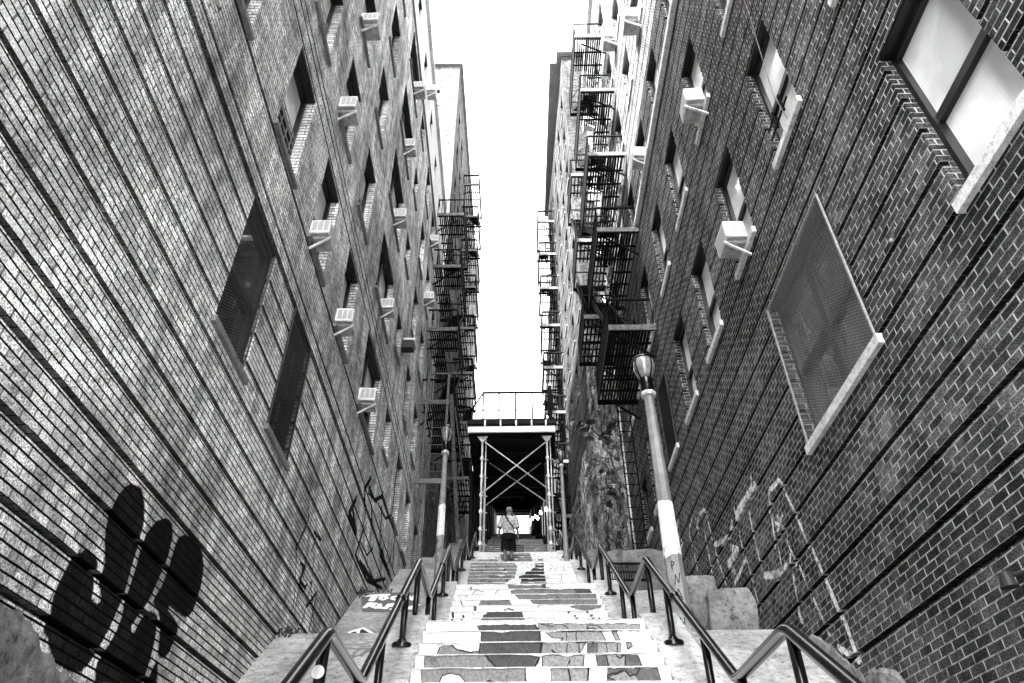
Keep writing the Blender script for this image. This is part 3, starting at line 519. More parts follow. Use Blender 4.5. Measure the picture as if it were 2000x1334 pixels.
w_l = WINL
hb = .0662
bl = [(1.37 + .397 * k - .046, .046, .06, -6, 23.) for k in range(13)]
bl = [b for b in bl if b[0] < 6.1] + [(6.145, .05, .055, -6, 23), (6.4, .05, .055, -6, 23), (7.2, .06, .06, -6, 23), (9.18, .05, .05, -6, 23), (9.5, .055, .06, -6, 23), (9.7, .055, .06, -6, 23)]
wall_mesh(WL, -6, 22.6, -3, 9.79, [w[:4] for w in w_l if w[3] < 9.9], bl, [M['brickL'], M['brickL_headshade']], "wall", B1, rev=.19)
wall_mesh(WL, -6, 22.6, 9.79, 20.95, [w[:4] for w in w_l if w[3] > 9.9], [], [M['brickLu'], M['brickLu']], "wall", B1, rev=.19)
topw = [(u, u + .62, 22.35, 23.3) for u in (5.2, 7.1, 9.0, 10.9, 12.95, 15.3, 17.3, 19.4, 21.3)]
wall_mesh(WL, -6, 22.6, 20.95, 24.4, topw, [], [M['stucco'], M['stucco']], "parapet_wall", B1, rev=.12)
m = MB(); m.b2(-14, -3.3, 22.3, 22.62, -3, 24.4); m.build("end_wall", M['brickLu'], B1)
m = MB(); P = [WL.P(u, z, w) for u in (-6, 22.7) for z in (24.404, 24.55) for w in (-.5, .12)]
for f in ((0, 1, 3, 2), (4, 6, 7, 5), (0, 4, 5, 1), (2, 3, 7, 6), (0, 2, 6, 4), (1, 5, 7, 3)): m.face([P[i] for i in f])
m.build("coping", M['sill'], B1)
m = MB(); m.b2(-14, -3.2, -6, 22.3, 24.0, 24.2); m.build("roof", M['rust'], B1)
for z_, h in ((20.95, .12),):
    m = MB(); P = [WL.P(u, z, w) for u in (-6, 22.65) for z in (z_, z_ + h) for w in (-.05, .05)]
    for f in ((0, 1, 3, 2), (4, 6, 7, 5), (0, 4, 5, 1), (2, 3, 7, 6), (0, 2, 6, 4), (1, 5, 7, 3)): m.face([P[i] for i in f])
    m.build("string_course", M['sillL'], B1)
rd = random.Random(3)
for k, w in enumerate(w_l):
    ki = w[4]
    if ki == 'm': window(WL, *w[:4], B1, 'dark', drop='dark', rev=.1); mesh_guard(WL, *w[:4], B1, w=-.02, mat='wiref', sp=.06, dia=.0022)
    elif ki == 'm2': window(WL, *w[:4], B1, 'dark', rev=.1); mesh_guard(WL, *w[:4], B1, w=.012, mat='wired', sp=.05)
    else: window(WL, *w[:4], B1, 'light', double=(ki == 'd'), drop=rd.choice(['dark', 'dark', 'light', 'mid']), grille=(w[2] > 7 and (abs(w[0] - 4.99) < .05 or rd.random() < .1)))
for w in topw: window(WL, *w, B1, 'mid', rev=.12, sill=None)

# ---- right building
B4 = empty("brick_building", (5, 8, -1.6), "dark brick apartment block on the right with stone sills and chalky white graffiti", "building")
rowsR = [(7.45, 9.45), (10.93, 13.02), (14.68, 16.36), (18.25, 20.1), (21.85, 23.5), (25.4, 27.1)]
colR = [(.6, 1.55), (2.7, 3.6), (4.82, 5.7), (6.88, 7.76), (8.93, 9.88), (10.97, 11.9), (13.1, 14.0), (15.2, 16.1), (17.2, 18.1)]
WINR = [(2.62, 3.55, 4.16, 6.12, 'big'), (.5, 1.5, 4.16, 6.12, 'p'), (5.18, 7.16, 4.12, 6.16, 'mesh')]
for r, (za, zb) in enumerate(rowsR):
    for ci, (a, b) in enumerate(colR):
        if r == 0 and ci == 6: WINR.append((12.97, 13.92, 7.5, 9.4, 'mesh2')); continue
        s = .1 if r else 0
        WINR.append((a + s, b + s, za, zb, 'p'))
WINR += [(16.85, 17.75, 7.35, 8.85, 'p')]
WINR = [w for w in WINR if not (w[0] > 17 and w[2] < 9 and w[4] == 'p' and w[2] != 7.35)]
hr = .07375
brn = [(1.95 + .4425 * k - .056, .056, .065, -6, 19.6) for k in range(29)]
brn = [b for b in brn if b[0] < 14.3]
wall_mesh(WR, -6, 19.6, -3, 14.45, [w[:4] for w in WINR if w[3] < 14.4], brn, [M['brickR'], M['brickR_headshade']], "wall", B4, rev=.17)
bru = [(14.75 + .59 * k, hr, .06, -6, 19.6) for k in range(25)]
wall_mesh(WR, -6, 19.6, 14.45, 29.9, [w[:4] for w in WINR if w[3] > 14.4], bru, [M['brickR'], M['brickR_headshade']], "wall", B4, rev=.17)
m = MB(); m.b2(RX - .11, RX + .1, -6, 19.65, 14.44, 14.6); m.build("string_course", M['sill'], B4)
m = MB(); m.b2(RX - .15, RX + .5, -6, 19.75, 29.9, 30.15); m.build("coping", M['sill'], B4)
m = MB(); m.b2(RX + .1, 14, -6, 19.5, 29.3, 29.5); m.build("roof", M['rust'], B4)
m = MB(); m.b2(RX + .04, 14, 19.35, 19.6, -3, 29.9); m.build("end_wall", M['brickR'], B4)
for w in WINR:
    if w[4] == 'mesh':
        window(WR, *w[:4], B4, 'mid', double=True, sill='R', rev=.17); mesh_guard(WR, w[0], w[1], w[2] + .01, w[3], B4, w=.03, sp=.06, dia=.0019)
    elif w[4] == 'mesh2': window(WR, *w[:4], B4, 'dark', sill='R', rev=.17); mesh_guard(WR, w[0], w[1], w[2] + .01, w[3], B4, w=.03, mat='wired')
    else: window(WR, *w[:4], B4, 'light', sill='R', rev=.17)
# patched render at the foot of the right wall
# ---- far left and far right buildings
B2 = empty("brick_building", (-6, 24, 8), "tall pale brick building beyond the light block on the left, its end wall facing us", "building")
WE = Wall((-9.3, 24, 0), (1, 0, 0), (0, -1, 0))
ew = [(4.35, 4.9, 37.0, 38.6), (4.35, 4.9, 32.2, 33.8), (4.35, 4.9, 29, 30.6)]
wall_mesh(WE, 0, 6.0, 6, 41.2, ew, [], [M['brickB2'], M['brickB2']], "end_wall", B2)
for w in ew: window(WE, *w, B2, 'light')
WS = Wall((-3.3, 24, 0), (.004, 1, 0), (1, 0, 0))
sw = [(u, u + .85, z, z + 1.7) for u in (1.2, 3.2, 6.2, 8.2, 10.4, 13, 16) for z in [12.3 + 3.02 * k for k in range(9)]]
wall_mesh(WS, 0, 21, 6, 41.2, sw, [(z, .07, .05, 0, 21) for z in (12, 15, 18.1, 21.1, 24.1, 39.9, 40.5)], [M['brickB2'], M['brickB2']], "wall", B2)
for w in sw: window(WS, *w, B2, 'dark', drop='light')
m = MB(); m.b2(-9.3, -3.12, 23.8, 45.2, 41.2, 41.5); m.build("coping", M['sillL'], B2)
B3 = empty("brick_building", (3.5, 20, 7), "grey brick building on rubble stone footing beyond the fire escape on the right", "building")
WF = Wall((2.6, 20, 0), (1, 0, 0), (0, -1, 0))
wall_mesh(WF, 0, 1.6, 16.3, 35.2, [(.55, 1.25, 20.2, 21.9), (.55, 1.25, 23.5, 25.2), (.55, 1.25, 17., 18.6)], [], [M['brickB3'], M['brickB3']], "end_wall", B3)
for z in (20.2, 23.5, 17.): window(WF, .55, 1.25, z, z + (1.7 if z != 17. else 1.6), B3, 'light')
WSr = Wall((2.6, 20, 0), (-.035, 1, 0), (-1, -.035, 0))
sr = [(u, u + .8, z, z + 1.6) for u in (1.0, 3.0, 5.2, 7.4, 9.4) for z in [15.6 + 2.66 * k for k in range(7)]]
wall_mesh(WSr, 0, 11.2, 12.5, 35.2, sr, [(z, .08, .05, 0, 11.2) for z in [13 + .9 * k for k in range(24)]], [M['brickB3'], M['brickB3']], "wall", B3)
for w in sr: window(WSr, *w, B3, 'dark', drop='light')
m = MB(); m.b2(2.35, 4.6, 19.75, 20.4, 35.2, 35.5); m.b2(2.0, 4.6, 20.4, 31.2, 35.2, 35.5); m.build("coping", M['sillL'], B3)
# rubble footing: an uneven stone face
m = MB(); rd = random.Random(5)
nx, nz = 14, 60
def rp(i, j, k): rr = random.Random(i * 977 + j * 31 + k); return rr.uniform(-.07, .07)
G = [[(2.52 + .9 * i / nx + rp(i, j, 1) * .5, 19.93 + rp(i, j, 2), 6 + 10.35 * j / nz) for i in range(nx + 1)] for j in range(nz + 1)]
for j in range(nz):
    for i in range(nx): m.face([G[j][i], G[j][i + 1], G[j + 1][i + 1], G[j + 1][i]])
S = [[(2.52 - .035 * 11 * i / 26 + rp(i, j, 3), 19.93 + 11.2 * i / 26, 6 + 10.35 * j / nz) for i in range(27)] for j in range(nz + 1)]
for j in range(nz):
    S[j][0] = G[j][0]; S[j + 1][0] = G[j + 1][0]
    for i in range(26): m.face([S[j][i + 1], S[j][i], S[j + 1][i], S[j + 1][i + 1]]) if j < 38 or i < 1 else None
m.build("stone_footing", M['rubble'], B3)
B5 = empty("brick_building", (4, 40, 12), "furthest dark brick building behind the distant right fire escape", "building")
m = MB(); m.b2(2.45, 9, 31.4, 46, 8, 30.5); m.build("wall", M['brickR'], B5)
m = MB(); m.b2(2.3, 9, 31.35, 46.1, 30.5, 30.8); m.build("coping", M['sillL'], B5)
# ---------------------------------------------------------------- fire escapes
def fire_escape(label, xw, xo, y0, y1, levels, group, cat="fire escape", bal=.13, ladder=None, nsl=12, stairs=True, detail=True, th=1.):
    """xw wall side, xo outer side; platforms of flat bars running along the alley, railings, raking stairs"""
    e = empty("fire_escape", ((xw + xo) / 2, y0, levels[0]), label, cat, group); inv = Vector((-(xw + xo) / 2, -y0, -levels[0]))
    s = 1 if xo > xw else -1; W_ = abs(xo - xw); xs = lambda t: xw + s * t
    def put(m, n, mt): o = m.build(n, mt, e); o.location = inv; return o
    for li, z in enumerate(levels):
        m = MB(); hole0, hole1 = y0 + (y1 - y0) * .42, y1 - .12
        for i in range(nsl):
            x = xs(.06 + (W_ - .12) * (i + .5) / nsl); inh = (i + .5) / nsl > .5
            if stairs and li > 0 and inh:
                m.b2(x - .024, x + .024, y0 + .05, hole0, z - .03, z)
            else: m.b2(x - .024, x + .024, y0 + .05, y1 - .05, z - .03, z)
        for k in range(7):
            y = y0 + .08 + (y1 - y0 - .16) * k / 6
            if stairs and li > 0 and hole0 + .05 < y < hole1 - .05: m.b2(xs(0), xs(W_ * .5), y - .025, y + .025, z - .075, z - .034)
            else: m.b2(xs(0), xs(W_), y - .025, y + .025, z - .075, z - .034)
        m.b2(xs(-.02), xs(W_ + .02), y1 - .05, y1, z - .12, z + .02); m.b2(xs(W_ - .01), xs(W_ + .03), y0, y1, z - .12, z + .02)
        # brackets back to the wall
        for y in (y0 + .25, y1 - .25): m.bar((xs(.02), y, z - .75), (xs(W_ * .8), y, z - .1), .04)
        put(m, "platform", M['iron'])
        m = MB(); m.b2(xs(-.03), xs(W_ + .04), y0 - .035, y0, z - .13, z + .03); put(m, "edge_channel", M['iron2'])
        m = MB(); h = .86
        m.bar((xs(W_), y0, z + h), (xs(W_), y1, z + h), .04 * th); m.bar((xs(0), y0, z + h), (xs(W_), y0, z + h), .045 * th)
        m.bar((xs(0), y1, z + h), (xs(W_), y1, z + h), .04 * th); m.bar((xs(W_), y0, z + .09), (xs(W_), y1, z + .09), .03 * th)
        n = int((y1 - y0) / bal)
        for i in range(n + 1): y = y0 + (y1 - y0) * i / n; m.bar((xs(W_), y, z), (xs(W_), y, z + h), .02 * th)
        for i in range(7):
            x = xs(W_ * i / 6); m.bar((x, y0, z), (x, y0, z + h), .02 * th); m.bar((x, y1, z), (x, y1, z + h), .02 * th)
        put(m, "railing", M['iron'])
        if stairs and li < len(levels) - 1:
            zt = levels[li + 1]; m = MB(); a = (y0 + .25, z); b = (hole1 - .1, zt)
            for x in (xs(W_ * .52), xs(W_ * .93)):
                m.bar((x, a[0], a[1]), (x, b[0], b[1]), .03 * th, .16); m.bar((x, a[0], a[1] + .75), (x, b[0], b[1] + .75), .02)
                for k in (0, .33, .66, 1): y = a[0] + (b[0] - a[0]) * k; zz = a[1] + (b[1] - a[1]) * k; m.bar((x, y, zz), (x, y, zz + .75), .016)
            n = int((zt - z) / .22)
            for i in range(1, n):
                t = i / n; y = a[0] + (b[0] - a[0]) * t; zz = a[1] + (b[1] - a[1]) * t
                m.b2(xs(W_ * .52), xs(W_ * .93), y - .09, y + .09, zz - .012, zz + .01)
            put(m, "stair", M['iron'])
    if ladder:
        for (xa, xb, yl, zt, zb, mt, wd) in ladder:
            m = MB(); m.bar((xa, yl, zt), (xa, yl, zb), wd); m.bar((xb, yl, zt), (xb, yl, zb), wd); n = int((zt - zb) / .31)
            for i in range(n): m.bar((xa, yl, zb + .15 + .31 * i), (xb, yl, zb + .15 + .31 * i), .02)
            put(m, "ladder", mt)
    return e
fire_escape("dark iron fire escape climbing the dark brick wall on the right behind the lamp post", 3.36, 2.29, 13.15, 16.4, [10.86, 14.3, 17.62, 21.05, 24.5], "fire escapes on the alley walls", ladder=[(2.75, 3.08, 16.2, 10.8, 6.2, M['iron'], .03)])
fire_escape("second dark iron fire escape on the right, just behind the nearest one", 3.36, 2.2, 16.9, 19.4, [14.4, 17.85, 21.4], "fire escapes on the alley walls", nsl=8)
fire_escape("nearest iron fire escape on the left wall, with a drop ladder over the lamp post", -3.13, -2.08, 19.3, 22.5, [12.85, 15.94, 19.05, 22.0], "fire escapes on the alley walls",
            ladder=[(-2.66, -2.2, 19.1, 12.0, 9.4, M['iron2'], .03)])
fire_escape("far left fire escape on the tall pale building, top platform against the sky", -3.26, -2.26, 29.5, 33.2, [15.4, 18.4, 21.4, 24.4, 27.45, 30.4, 33.4, 36.5], "fire escapes on the alley walls", nsl=7, bal=.25, th=1.9)
fire_escape("far right fire escape standing out against the sky beyond the stone footing", 2.42, 1.42, 28.0, 31.3, [12.8, 15.4, 18.0, 20.6, 23.3, 25.9, 28.5, 31.2], "fire escapes on the alley walls", nsl=7, bal=.25, th=1.9)
# counterweighted drop ladder rails in front of the left fire escape
e = empty("drop_ladder_guide", (-2.5, 18.9, 9.2), "long pale rusty rails of a drop ladder hanging beside the left lamp post", "ladder guide")
inv = Vector((2.5, -18.9, -9.2))
m = MB(); m.bar((-2.86, 18.95, 13.7), (-2.86, 18.95, 8.4), .07, .05); m.bar((-2.2, 18.95, 13.7), (-2.2, 18.95, 8.4), .07, .05); m.bar((-2.86, 18.95, 13.7), (-2.2, 18.95, 13.7), .05); m.build("guide_rail", M['iron2'], e).location = inv
m = MB(); m.bar((-3.05, 18.9, 9.75), (-2.15, 18.9, 9.75), .06, .16); m.build("cross_board", M['sillL'], e).location = inv
m = MB(); m.bar((-2.1, 19.0, 12.9), (-1.75, 19.9, 8.3), .1, .06); m.bar((-1.95, 19.0, 12.4), (-1.65, 19.9, 10.2), .03); m.build("brace", M['iron2'], e).location = inv

# ---------------------------------------------------------------- air conditioners
def make_ac(s):   # s=+1 sticks out towards +x
    e = bpy.data.objects.new("air_conditioner", None); COL.objects.link(e)
    W_, H_, D_ = .6, .42, .46
    m = MB(); m.b2(-.05, s * D_, 0, W_, .02, H_); b = m.build("casing", M['white'], e, bevel=.012)
    m = MB(); m.b2(0, s * (D_ - .02), .02, W_ - .02, .004, .018); m.b2(s * .08, s * .3, .1, .3, -.006, .003); m.b2(s * .12, s * .36, .36, .5, -.004, .003); m.build("base_pan", M['acdark'], e)
    for a, c in ((.05, .16), (.185, .295), (.32, .43)):
        m = MB(); m.b2(s * a, s * c, -.006, .004, .09, H_ - .05); m.build("louvre", M['vent'], e)
    m = MB(); m.b2(s * (D_ - .002), s * (D_ + .008), .05, W_ - .05, .06, H_ - .04); m.build("coil_grille", M['vent'], e)
    m = MB()
    for y in (.14,): m.bar((s * (D_ + .02), y, -.02), (s * .02, y, -.34), .05, .03); m.bar((s * (D_ + .04), y, -.008), (0, y, -.008), .05, .02)
    m.build("bracket", M['white'], e)
    return e
acL = make_ac(1); acR = make_ac(-1)
ACL = [(6.72, 13.2, "white window air conditioner on the left wall, near the top edge of the picture"), (6.70, 10.3, "white window air conditioner on the left wall, one floor below the topmost near one"),
       (6.8, 7.36, "white window air conditioner nearest to us low on the left wall, above two mesh guards"), (8.72, 7.36, "white air conditioner in the second low window of the left wall"),
       (11.02, 7.36, "white air conditioner at the foot of the wide low window on the left"), (11.75, 19.06, "highest white air conditioner under the pale top storey on the left"),
       (11.7, 16.1, "white air conditioner two floors below the pale top storey on the left"), (11.65, 13.2, "small looking white air conditioner midway up the left wall"),
       (11.75, 10.3, "white air conditioner in the double window above the long wall grooves, left side"), (18.0, 19.05, "upper white air conditioner beside the left fire escape"),
       (17.9, 16.1, "lower white air conditioner beside the left fire escape"), (13.9, 22.35, "white air conditioner in the pale top storey on the left"), (9.4 + 24, 33.6, "white air conditioner high on the far pale building")]
first = True
for y, z, lb in ACL:
    o = acL if first else copy_tree(acL); first = False
    x = LX(y) if y < 24 else -3.25
    o.location = (x, y, z + .02); o.rotation_euler = (0, random.uniform(-.01, .05), random.uniform(-.05, .05)); k_ = random.uniform(.9, 1.1); o.scale = (.66 * k_, .7 * k_, .7 * random.uniform(.88, 1.1)); tag(o, lb, "air conditioner", "air conditioners in the left windows")
ACR = [(7.05, 7.46, "large white air conditioner on the right wall, nearest to the mesh covered window"), (7.05, 10.94, "white air conditioner on the right wall one floor above the nearest"),
       (11.75, 21.9, "upper left of the two white air conditioners at the top of the right wall"), (9.25, 18.26, "biggest of the two white air conditioners at the top of the right wall"),
       (11.05, 14.7, "white air conditioner standing on the string course, right wall"), (17.3, 25.42, "white air conditioner behind the fire escape high on the right"), (17.25, 18.27, "white air conditioner seen through the right fire escape")]
first = True
for y, z, lb in ACR:
    o = acR if first else copy_tree(acR); first = False
    o.location = (RX, y, z + .02); o.rotation_euler = (0, random.uniform(-.05, .01), random.uniform(-.05, .05)); k_ = 1.2 if z > 18 else random.uniform(.92, 1.06); o.scale = (.78 * k_, .8 * k_, .82 * k_); tag(o, lb, "air conditioner", "air conditioners in the right windows")

# ---------------------------------------------------------------- handrails
def handrail(s, off, label):
    e = empty("handrail", (SX(1.8) + s * off, 1.8, -1.45), label, "handrail", "handrails beside the stairs")
    X = lambda y: SX(y) + s * off
    r = .045; path = []; posts = []
    for k, (a, za, b, zb) in enumerate(FL[:6]):
        m = .69
        st_ = (a + .08, za + .9); en = (b + .2, zb + .9 + (.02))
        path += [st_, en]; posts += [(st_[0] - .12, 0), (en[0] - .05, 0), (a + (b - a) * .3, 1), (a + (b - a) * .74, 1)]
    pts = []
    for i, (y, z) in enumerate(path):   # round each bend
        p = Vector((X(y), y, z))
        if 0 < i < len(path) - 1:
            q0 = Vector((X(path[i - 1][0]), *path[i - 1])); q1 = Vector((X(path[i + 1][0]), *path[i + 1]))
            a_ = p + (q0 - p).normalized() * .09; b_ = p + (q1 - p).normalized() * .09
            for t in (0, .25, .5, .75, 1): pts.append(a_ * (1 - t) ** 2 + p * 2 * t * (1 - t) + b_ * t * t)
        else: pts.append(p)
    mb = MB(); mb.tube(pts, r, 12); mb.build("rail", M['rail'], e, smooth=True)
    def rz(y):
        for (ya, za), (yb, zb) in zip(path, path[1:]):
            if ya <= y <= yb: return za + (zb - za) * (y - ya) / (yb - ya)
        return path[0][1]
    for y, fl in posts:
        if y < path[0][0]: y = path[0][0] + .03
        z0 = prof(y) + (.15 if fl else .06)
        mb = MB(); mb.tube([(X(y), y, z0 - .05), (X(y), y, rz(y) - .01)], .038, 10); mb.build("post", M['rail'], e, smooth=True)
        mb = MB(); mb.lathe((X(y), y, z0), [(.03, -.04), (.115, -.035), (.115, 0.008), (.105, .02), (.06, .03), (.05, .06), (.04, .062)], 16); f = mb.build("flange", M['rail'], e); smooth_by_angle(f)
    for y in [f[0] + .5 * (f[2] - f[0]) + .35 for f in FL[:6]]:
        d = Vector((0, 1, .69)).normalized(); c = Vector((X(y), y, rz(y))); mb = MB(); mb.tube([c - d * .05, c + d * .05], .056, 12); mb.build("coupling", M['rail'], e, smooth=True)
    return e
hl = handrail(-1, 1.5, "black tubular handrail zigzagging up the left side of the stairs")
hr_ = handrail(1, 1.5, "black tubular handrail zigzagging up the right side of the stairs")
# round white sticker and peeling labels on the nearest left post
mb = MB(); mb.lathe((0, 0, 0), [(.0, 0), (.04, 0), (.04, .002), (0, .002)], 20); 
y = 4.63 + .1; o = mb.build("sticker", M['whiteb'], hl); o.rotation_euler = (math.radians(90), 0, 0); o.location = Vector((SX(y) - 1.5, y - .042, 1.12)) - hl.location

# ---------------------------------------------------------------- street lamps
def street_lamp(x, y, z, ptop, gtop, label, sz0=None, sz1=None, sc=1., gm='globe'):
    e = empty("street_lamp", (x, y, z), label, "street lamp", "lamp posts beside the stairs")
    h = ptop - z; H = gtop - ptop
    m = MB(); m.lathe((0, 0, 0), [(.16 * sc, 0), (.16 * sc, .25), (.135 * sc, .3), (.075 * sc, h - .05), (.075 * sc, h)], 8, off=.5); m.build("pole", M['pole'], e)
    m = MB(); m.lathe((0, 0, h), [(.11 * sc, -.03), (.125 * sc, 0), (.12 * sc, .04), (.085 * sc, .05), (.085 * sc, .1)], 8, off=.5); m.build("collar", M['galv'], e)
    m = MB(); m.lathe((0, 0, h), [(.1 * sc, .05), (.1 * sc, .3 * H), (.125 * sc, .36 * H), (.11 * sc, .4 * H)], 20); m.build("socket", M['rail'], e, smooth=True)
    prof_ = [(.09, .38), (.13, .48), (.162, .6), (.175, .72), (.168, .84), (.145, .9)]
    m = MB(); m.lathe((0, 0, h), [(r * sc, v * H) for r, v in prof_], 28); g = m.build("globe", M[gm], e, smooth=True)
    m = MB(); m.lathe((0, 0, h), [(.155 * sc, .885 * H), (.17 * sc, .9 * H), (.16 * sc, .93 * H), (.1 * sc, .98 * H), (.03 * sc, 1.0 * H), (.02 * sc, 1.03 * H)], 28); m.build("cap", M['rail'], e, smooth=True)
    for k in range(4):
        a = math.pi * (k + .35) / 2; m = MB()
        P = [Vector((math.cos(a) * (r * sc + .006), math.sin(a) * (r * sc + .006), h + v * H)) for r, v in prof_]
        for p, q in zip(P, P[1:]): m.bar(p, q, .022, .012, up=(math.cos(a), math.sin(a), 0))
        m.build("rib", M['rail'], e)
    if sz0:
        def R(zz): return sc * (.135 + (.075 - .135) * (zz - .3) / (h - .35)) + .004
        rd = random.Random(int(y)); m = MB(); n = 7; zs = [sz0 - z + (sz1 - sz0) * i / n for i in range(n + 1)]
        for i in range(n):
            b = len(m.v); a0, a1 = zs[i], zs[i + 1]
            for k in range(8):
                t0 = 2 * math.pi * (k + .5) / 8; t1 = 2 * math.pi * (k + 1.5) / 8; j = .003 * ((i + k) % 2); ea = rd.uniform(-.035, .035) if i == 0 else 0; eb = rd.uniform(-.04, .04) if i == n - 1 else 0
                m.face([(math.cos(t0) * (R(a0) + j), math.sin(t0) * (R(a0) + j), a0 + ea), (math.cos(t1) * (R(a0) + j), math.sin(t1) * (R(a0) + j), a0 + ea * .3), (math.cos(t1) * (R(a1) + j), math.sin(t1) * (R(a1) + j), a1 + eb * .2), (math.cos(t0) * (R(a1) + j), math.sin(t0) * (R(a1) + j), a1 + eb)])
        m.build("paper_wrap", M['paper'], e)
        # ink tags under the paper
        def ink(x0, zc, pts):
            m = MB()
            for p, q in zip(pts, pts[1:]):
                P = []
                for uu, vv in (p, q):
                    zz = zc + vv; P.append(Vector((x0 + uu, -(R(zz) * math.cos(math.pi / 8) + .001), zz)))
                m.bar(P[0], P[1], .011, .004, up=(0, -1, 0))
            m.build("ink_letter", M['rail'], e)
        zc = sz0 - z
        ink(.0, zc - .42, [(-.05, 0), (-.03, .14), (0, .02), (.03, .16)]); ink(.0, zc - .62, [(-.05, 0), (-.02, .15), (.02, 0)]); ink(0, zc - .58, [(-.035, .0), (.005, .0)])
        ink(.0, zc - .22, [(-.06, 0), (-.06, .12), (-.02, .1), (-.06, .04)]); ink(.0, zc - .98, [(-.05, 0), (-.05, .14), (-.05, .07), (.0, .07), (.0, .14), (0, 0)]); ink(.0, zc - 1.2, [(-.03, 0), (0, .15), (.03, 0), (-.02, .06), (.02, .06)])
    return e
def paper():
    N = NT("torn_paper"); p = N.pos(); a = N.noise(p, 16, 5, .8); b = N.noise(p, 45, 3, .7); v = N.math('MULTIPLY', .8, N.rng(a, .36, .42, .25, 1.)); v = N.math('MULTIPLY', v, N.rng(b, .3, .6, .75, 1.1)); N.base(v, .8, .2); N.bump(a, .01); return N.m
M['paper'] = paper()
street_lamp(2.12, 9.4, 2.45, 6.33, 7.1, "tall grey octagonal lamp post at right front, wrapped in torn white stickers", 3.67, 4.46)
street_lamp(-1.66, 14.5, 4.3, 8.2, 8.95, "grey lamp post on the left beside the drop ladder, stickers round its middle", 6.17, 6.89, sc=.74, gm='globed')
street_lamp(1.42, 20.0, 6.6, 10.81, 11.36, "small distant lamp post at the right of the scaffold shed", sc=.62, gm='globed')

# ---------------------------------------------------------------- scaffold shed over the stairs
sh = empty("sidewalk_shed", (0, 23.6, 9.17), "scaffold shed spanning the stairs, white header board and netted parapet on pipe legs", "scaffold shed"); inv = Vector((0, -23.6, -9.17))
def put(m, n, mt, par=sh, **k): o = m.build(n, mt, par, **k); o.location = inv; return o
for yy in (23.6, 25.7):
    for x in (-1.3, 1.17):
        for dx in (0, .14 if x > 0 else .13):
            if yy > 24 and dx: continue
            m = MB(); m.tube([(x + dx * (1 if x < 0 else .9), yy + dx, prof(yy) - .05), (x + dx * (1 if x < 0 else .9), yy + dx, 14.05)], .037 if not dx else .022, 10); put(m, "column", M['galv'], smooth=True)
        if yy < 24:
            for zz in (9.75, 10.3, 10.95, 11.6, 12.35, 13.1):
                m = MB(); m.tube([(x - .08, yy, zz), (x + .22, yy + .12, zz)], .018, 6); m.tube([(x, yy, zz - .06), (x, yy, zz + .06)], .066, 8); put(m, "coupler", M['galv'])
            m = MB(); m.face([(x - .2, yy - .03, 14.05), (x + .2, yy - .03, 14.05), (x + .05, yy - .03, 13.83), (x - .05, yy - .03, 13.83)]); m.face([(x - .2, yy + .03, 14.05), (x - .05, yy + .03, 13.83), (x + .05, yy + .03, 13.83), (x + .2, yy + .03, 14.05)])
            m.face([(x - .2, yy - .03, 14.05), (x - .05, yy - .03, 13.83), (x - .05, yy + .03, 13.83), (x - .2, yy + .03, 14.05)]); m.face([(x + .2, yy + .03, 14.05), (x + .05, yy + .03, 13.83), (x + .05, yy - .03, 13.83), (x + .2, yy - .03, 14.05)]); put(m, "gusset", M['galv'])
for a, b in (((-1.2, 23.5, 13.75), (1.17, 23.5, 11.75)), ((1.12, 23.54, 13.75), (-1.32, 23.54, 11.6)), ((-1.1, 25.6, 14.0), (1.25, 25.6, 12.2)), ((1.0, 25.64, 14.0), (-1.3, 25.64, 12.1))):
    m = MB(); m.tube([a, b], .022, 8); put(m, "cross_brace", M['galv'], smooth=True)
m = MB(); m.b2(-1.86, 1.5, 23.3, 23.38, 14.08, 14.32); put(m, "header_board", M['whiteb'])
m = MB(); m.b2(-1.86, 1.52, 23.35, 28, 14.36, 14.44); m.b2(-1.9, 1.54, 23.3, 23.45, 14.44, 14.62)
for i in range(5): y = 23.9 + i; m.b2(-1.86, 1.5, y, y + .12, 14.1, 14.36)
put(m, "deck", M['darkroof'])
for x in (-1.2, -.6, 0, .6, 1.15): m = MB(); m.tube([(x, 23.3, 14.34), (x, 23.3, 14.6)], .035, 8); put(m, "deck_clamp", M['galv'])
m = MB()
for x in (-1.3, -.67, -.02, .64, 1.28): m.b2(x - .03, x + .03, 23.4, 23.44, 14.6, 15.95)
m.b2(-1.33, 1.31, 23.4, 23.45, 15.93, 16.01); m.b2(-1.85, 1.5, 23.38, 23.44, 14.66, 14.72); m.bar((-1.3, 23.41, 15.95), (-1.85, 24.2, 15.6), .05); m.b2(1.3, 1.42, 23.3, 23.5, 14.6, 16.2)
for x in (-1.85, 1.47): m.b2(x - .02, x + .02, 24.6, 24.64, 14.6, 15.9)
m.bar((-1.85, 24.6, 15.9), (1.47, 24.6, 15.9), .03); put(m, "parapet_frame", M['iron'])
m = MB()   # sagging net as many thin threads
for i in range(18):
    x = -1.28 + .62 * 3 * i / 18; sg = .05 * math.sin(i * .7); m.bar((x, 23.42, 14.7), (x + sg, 23.42, 15.9), .011)
for j in range(12):
    z = 14.75 + 1.15 * j / 12; P = [(-1.28 + 1.86 * t / 6, 23.42, z + .06 * math.sin(t * .9 + j * .25)) for t in range(7)]
    for p, q in zip(P, P[1:]): m.bar(p, q, .011)
put(m, "netting", M['sillL'])
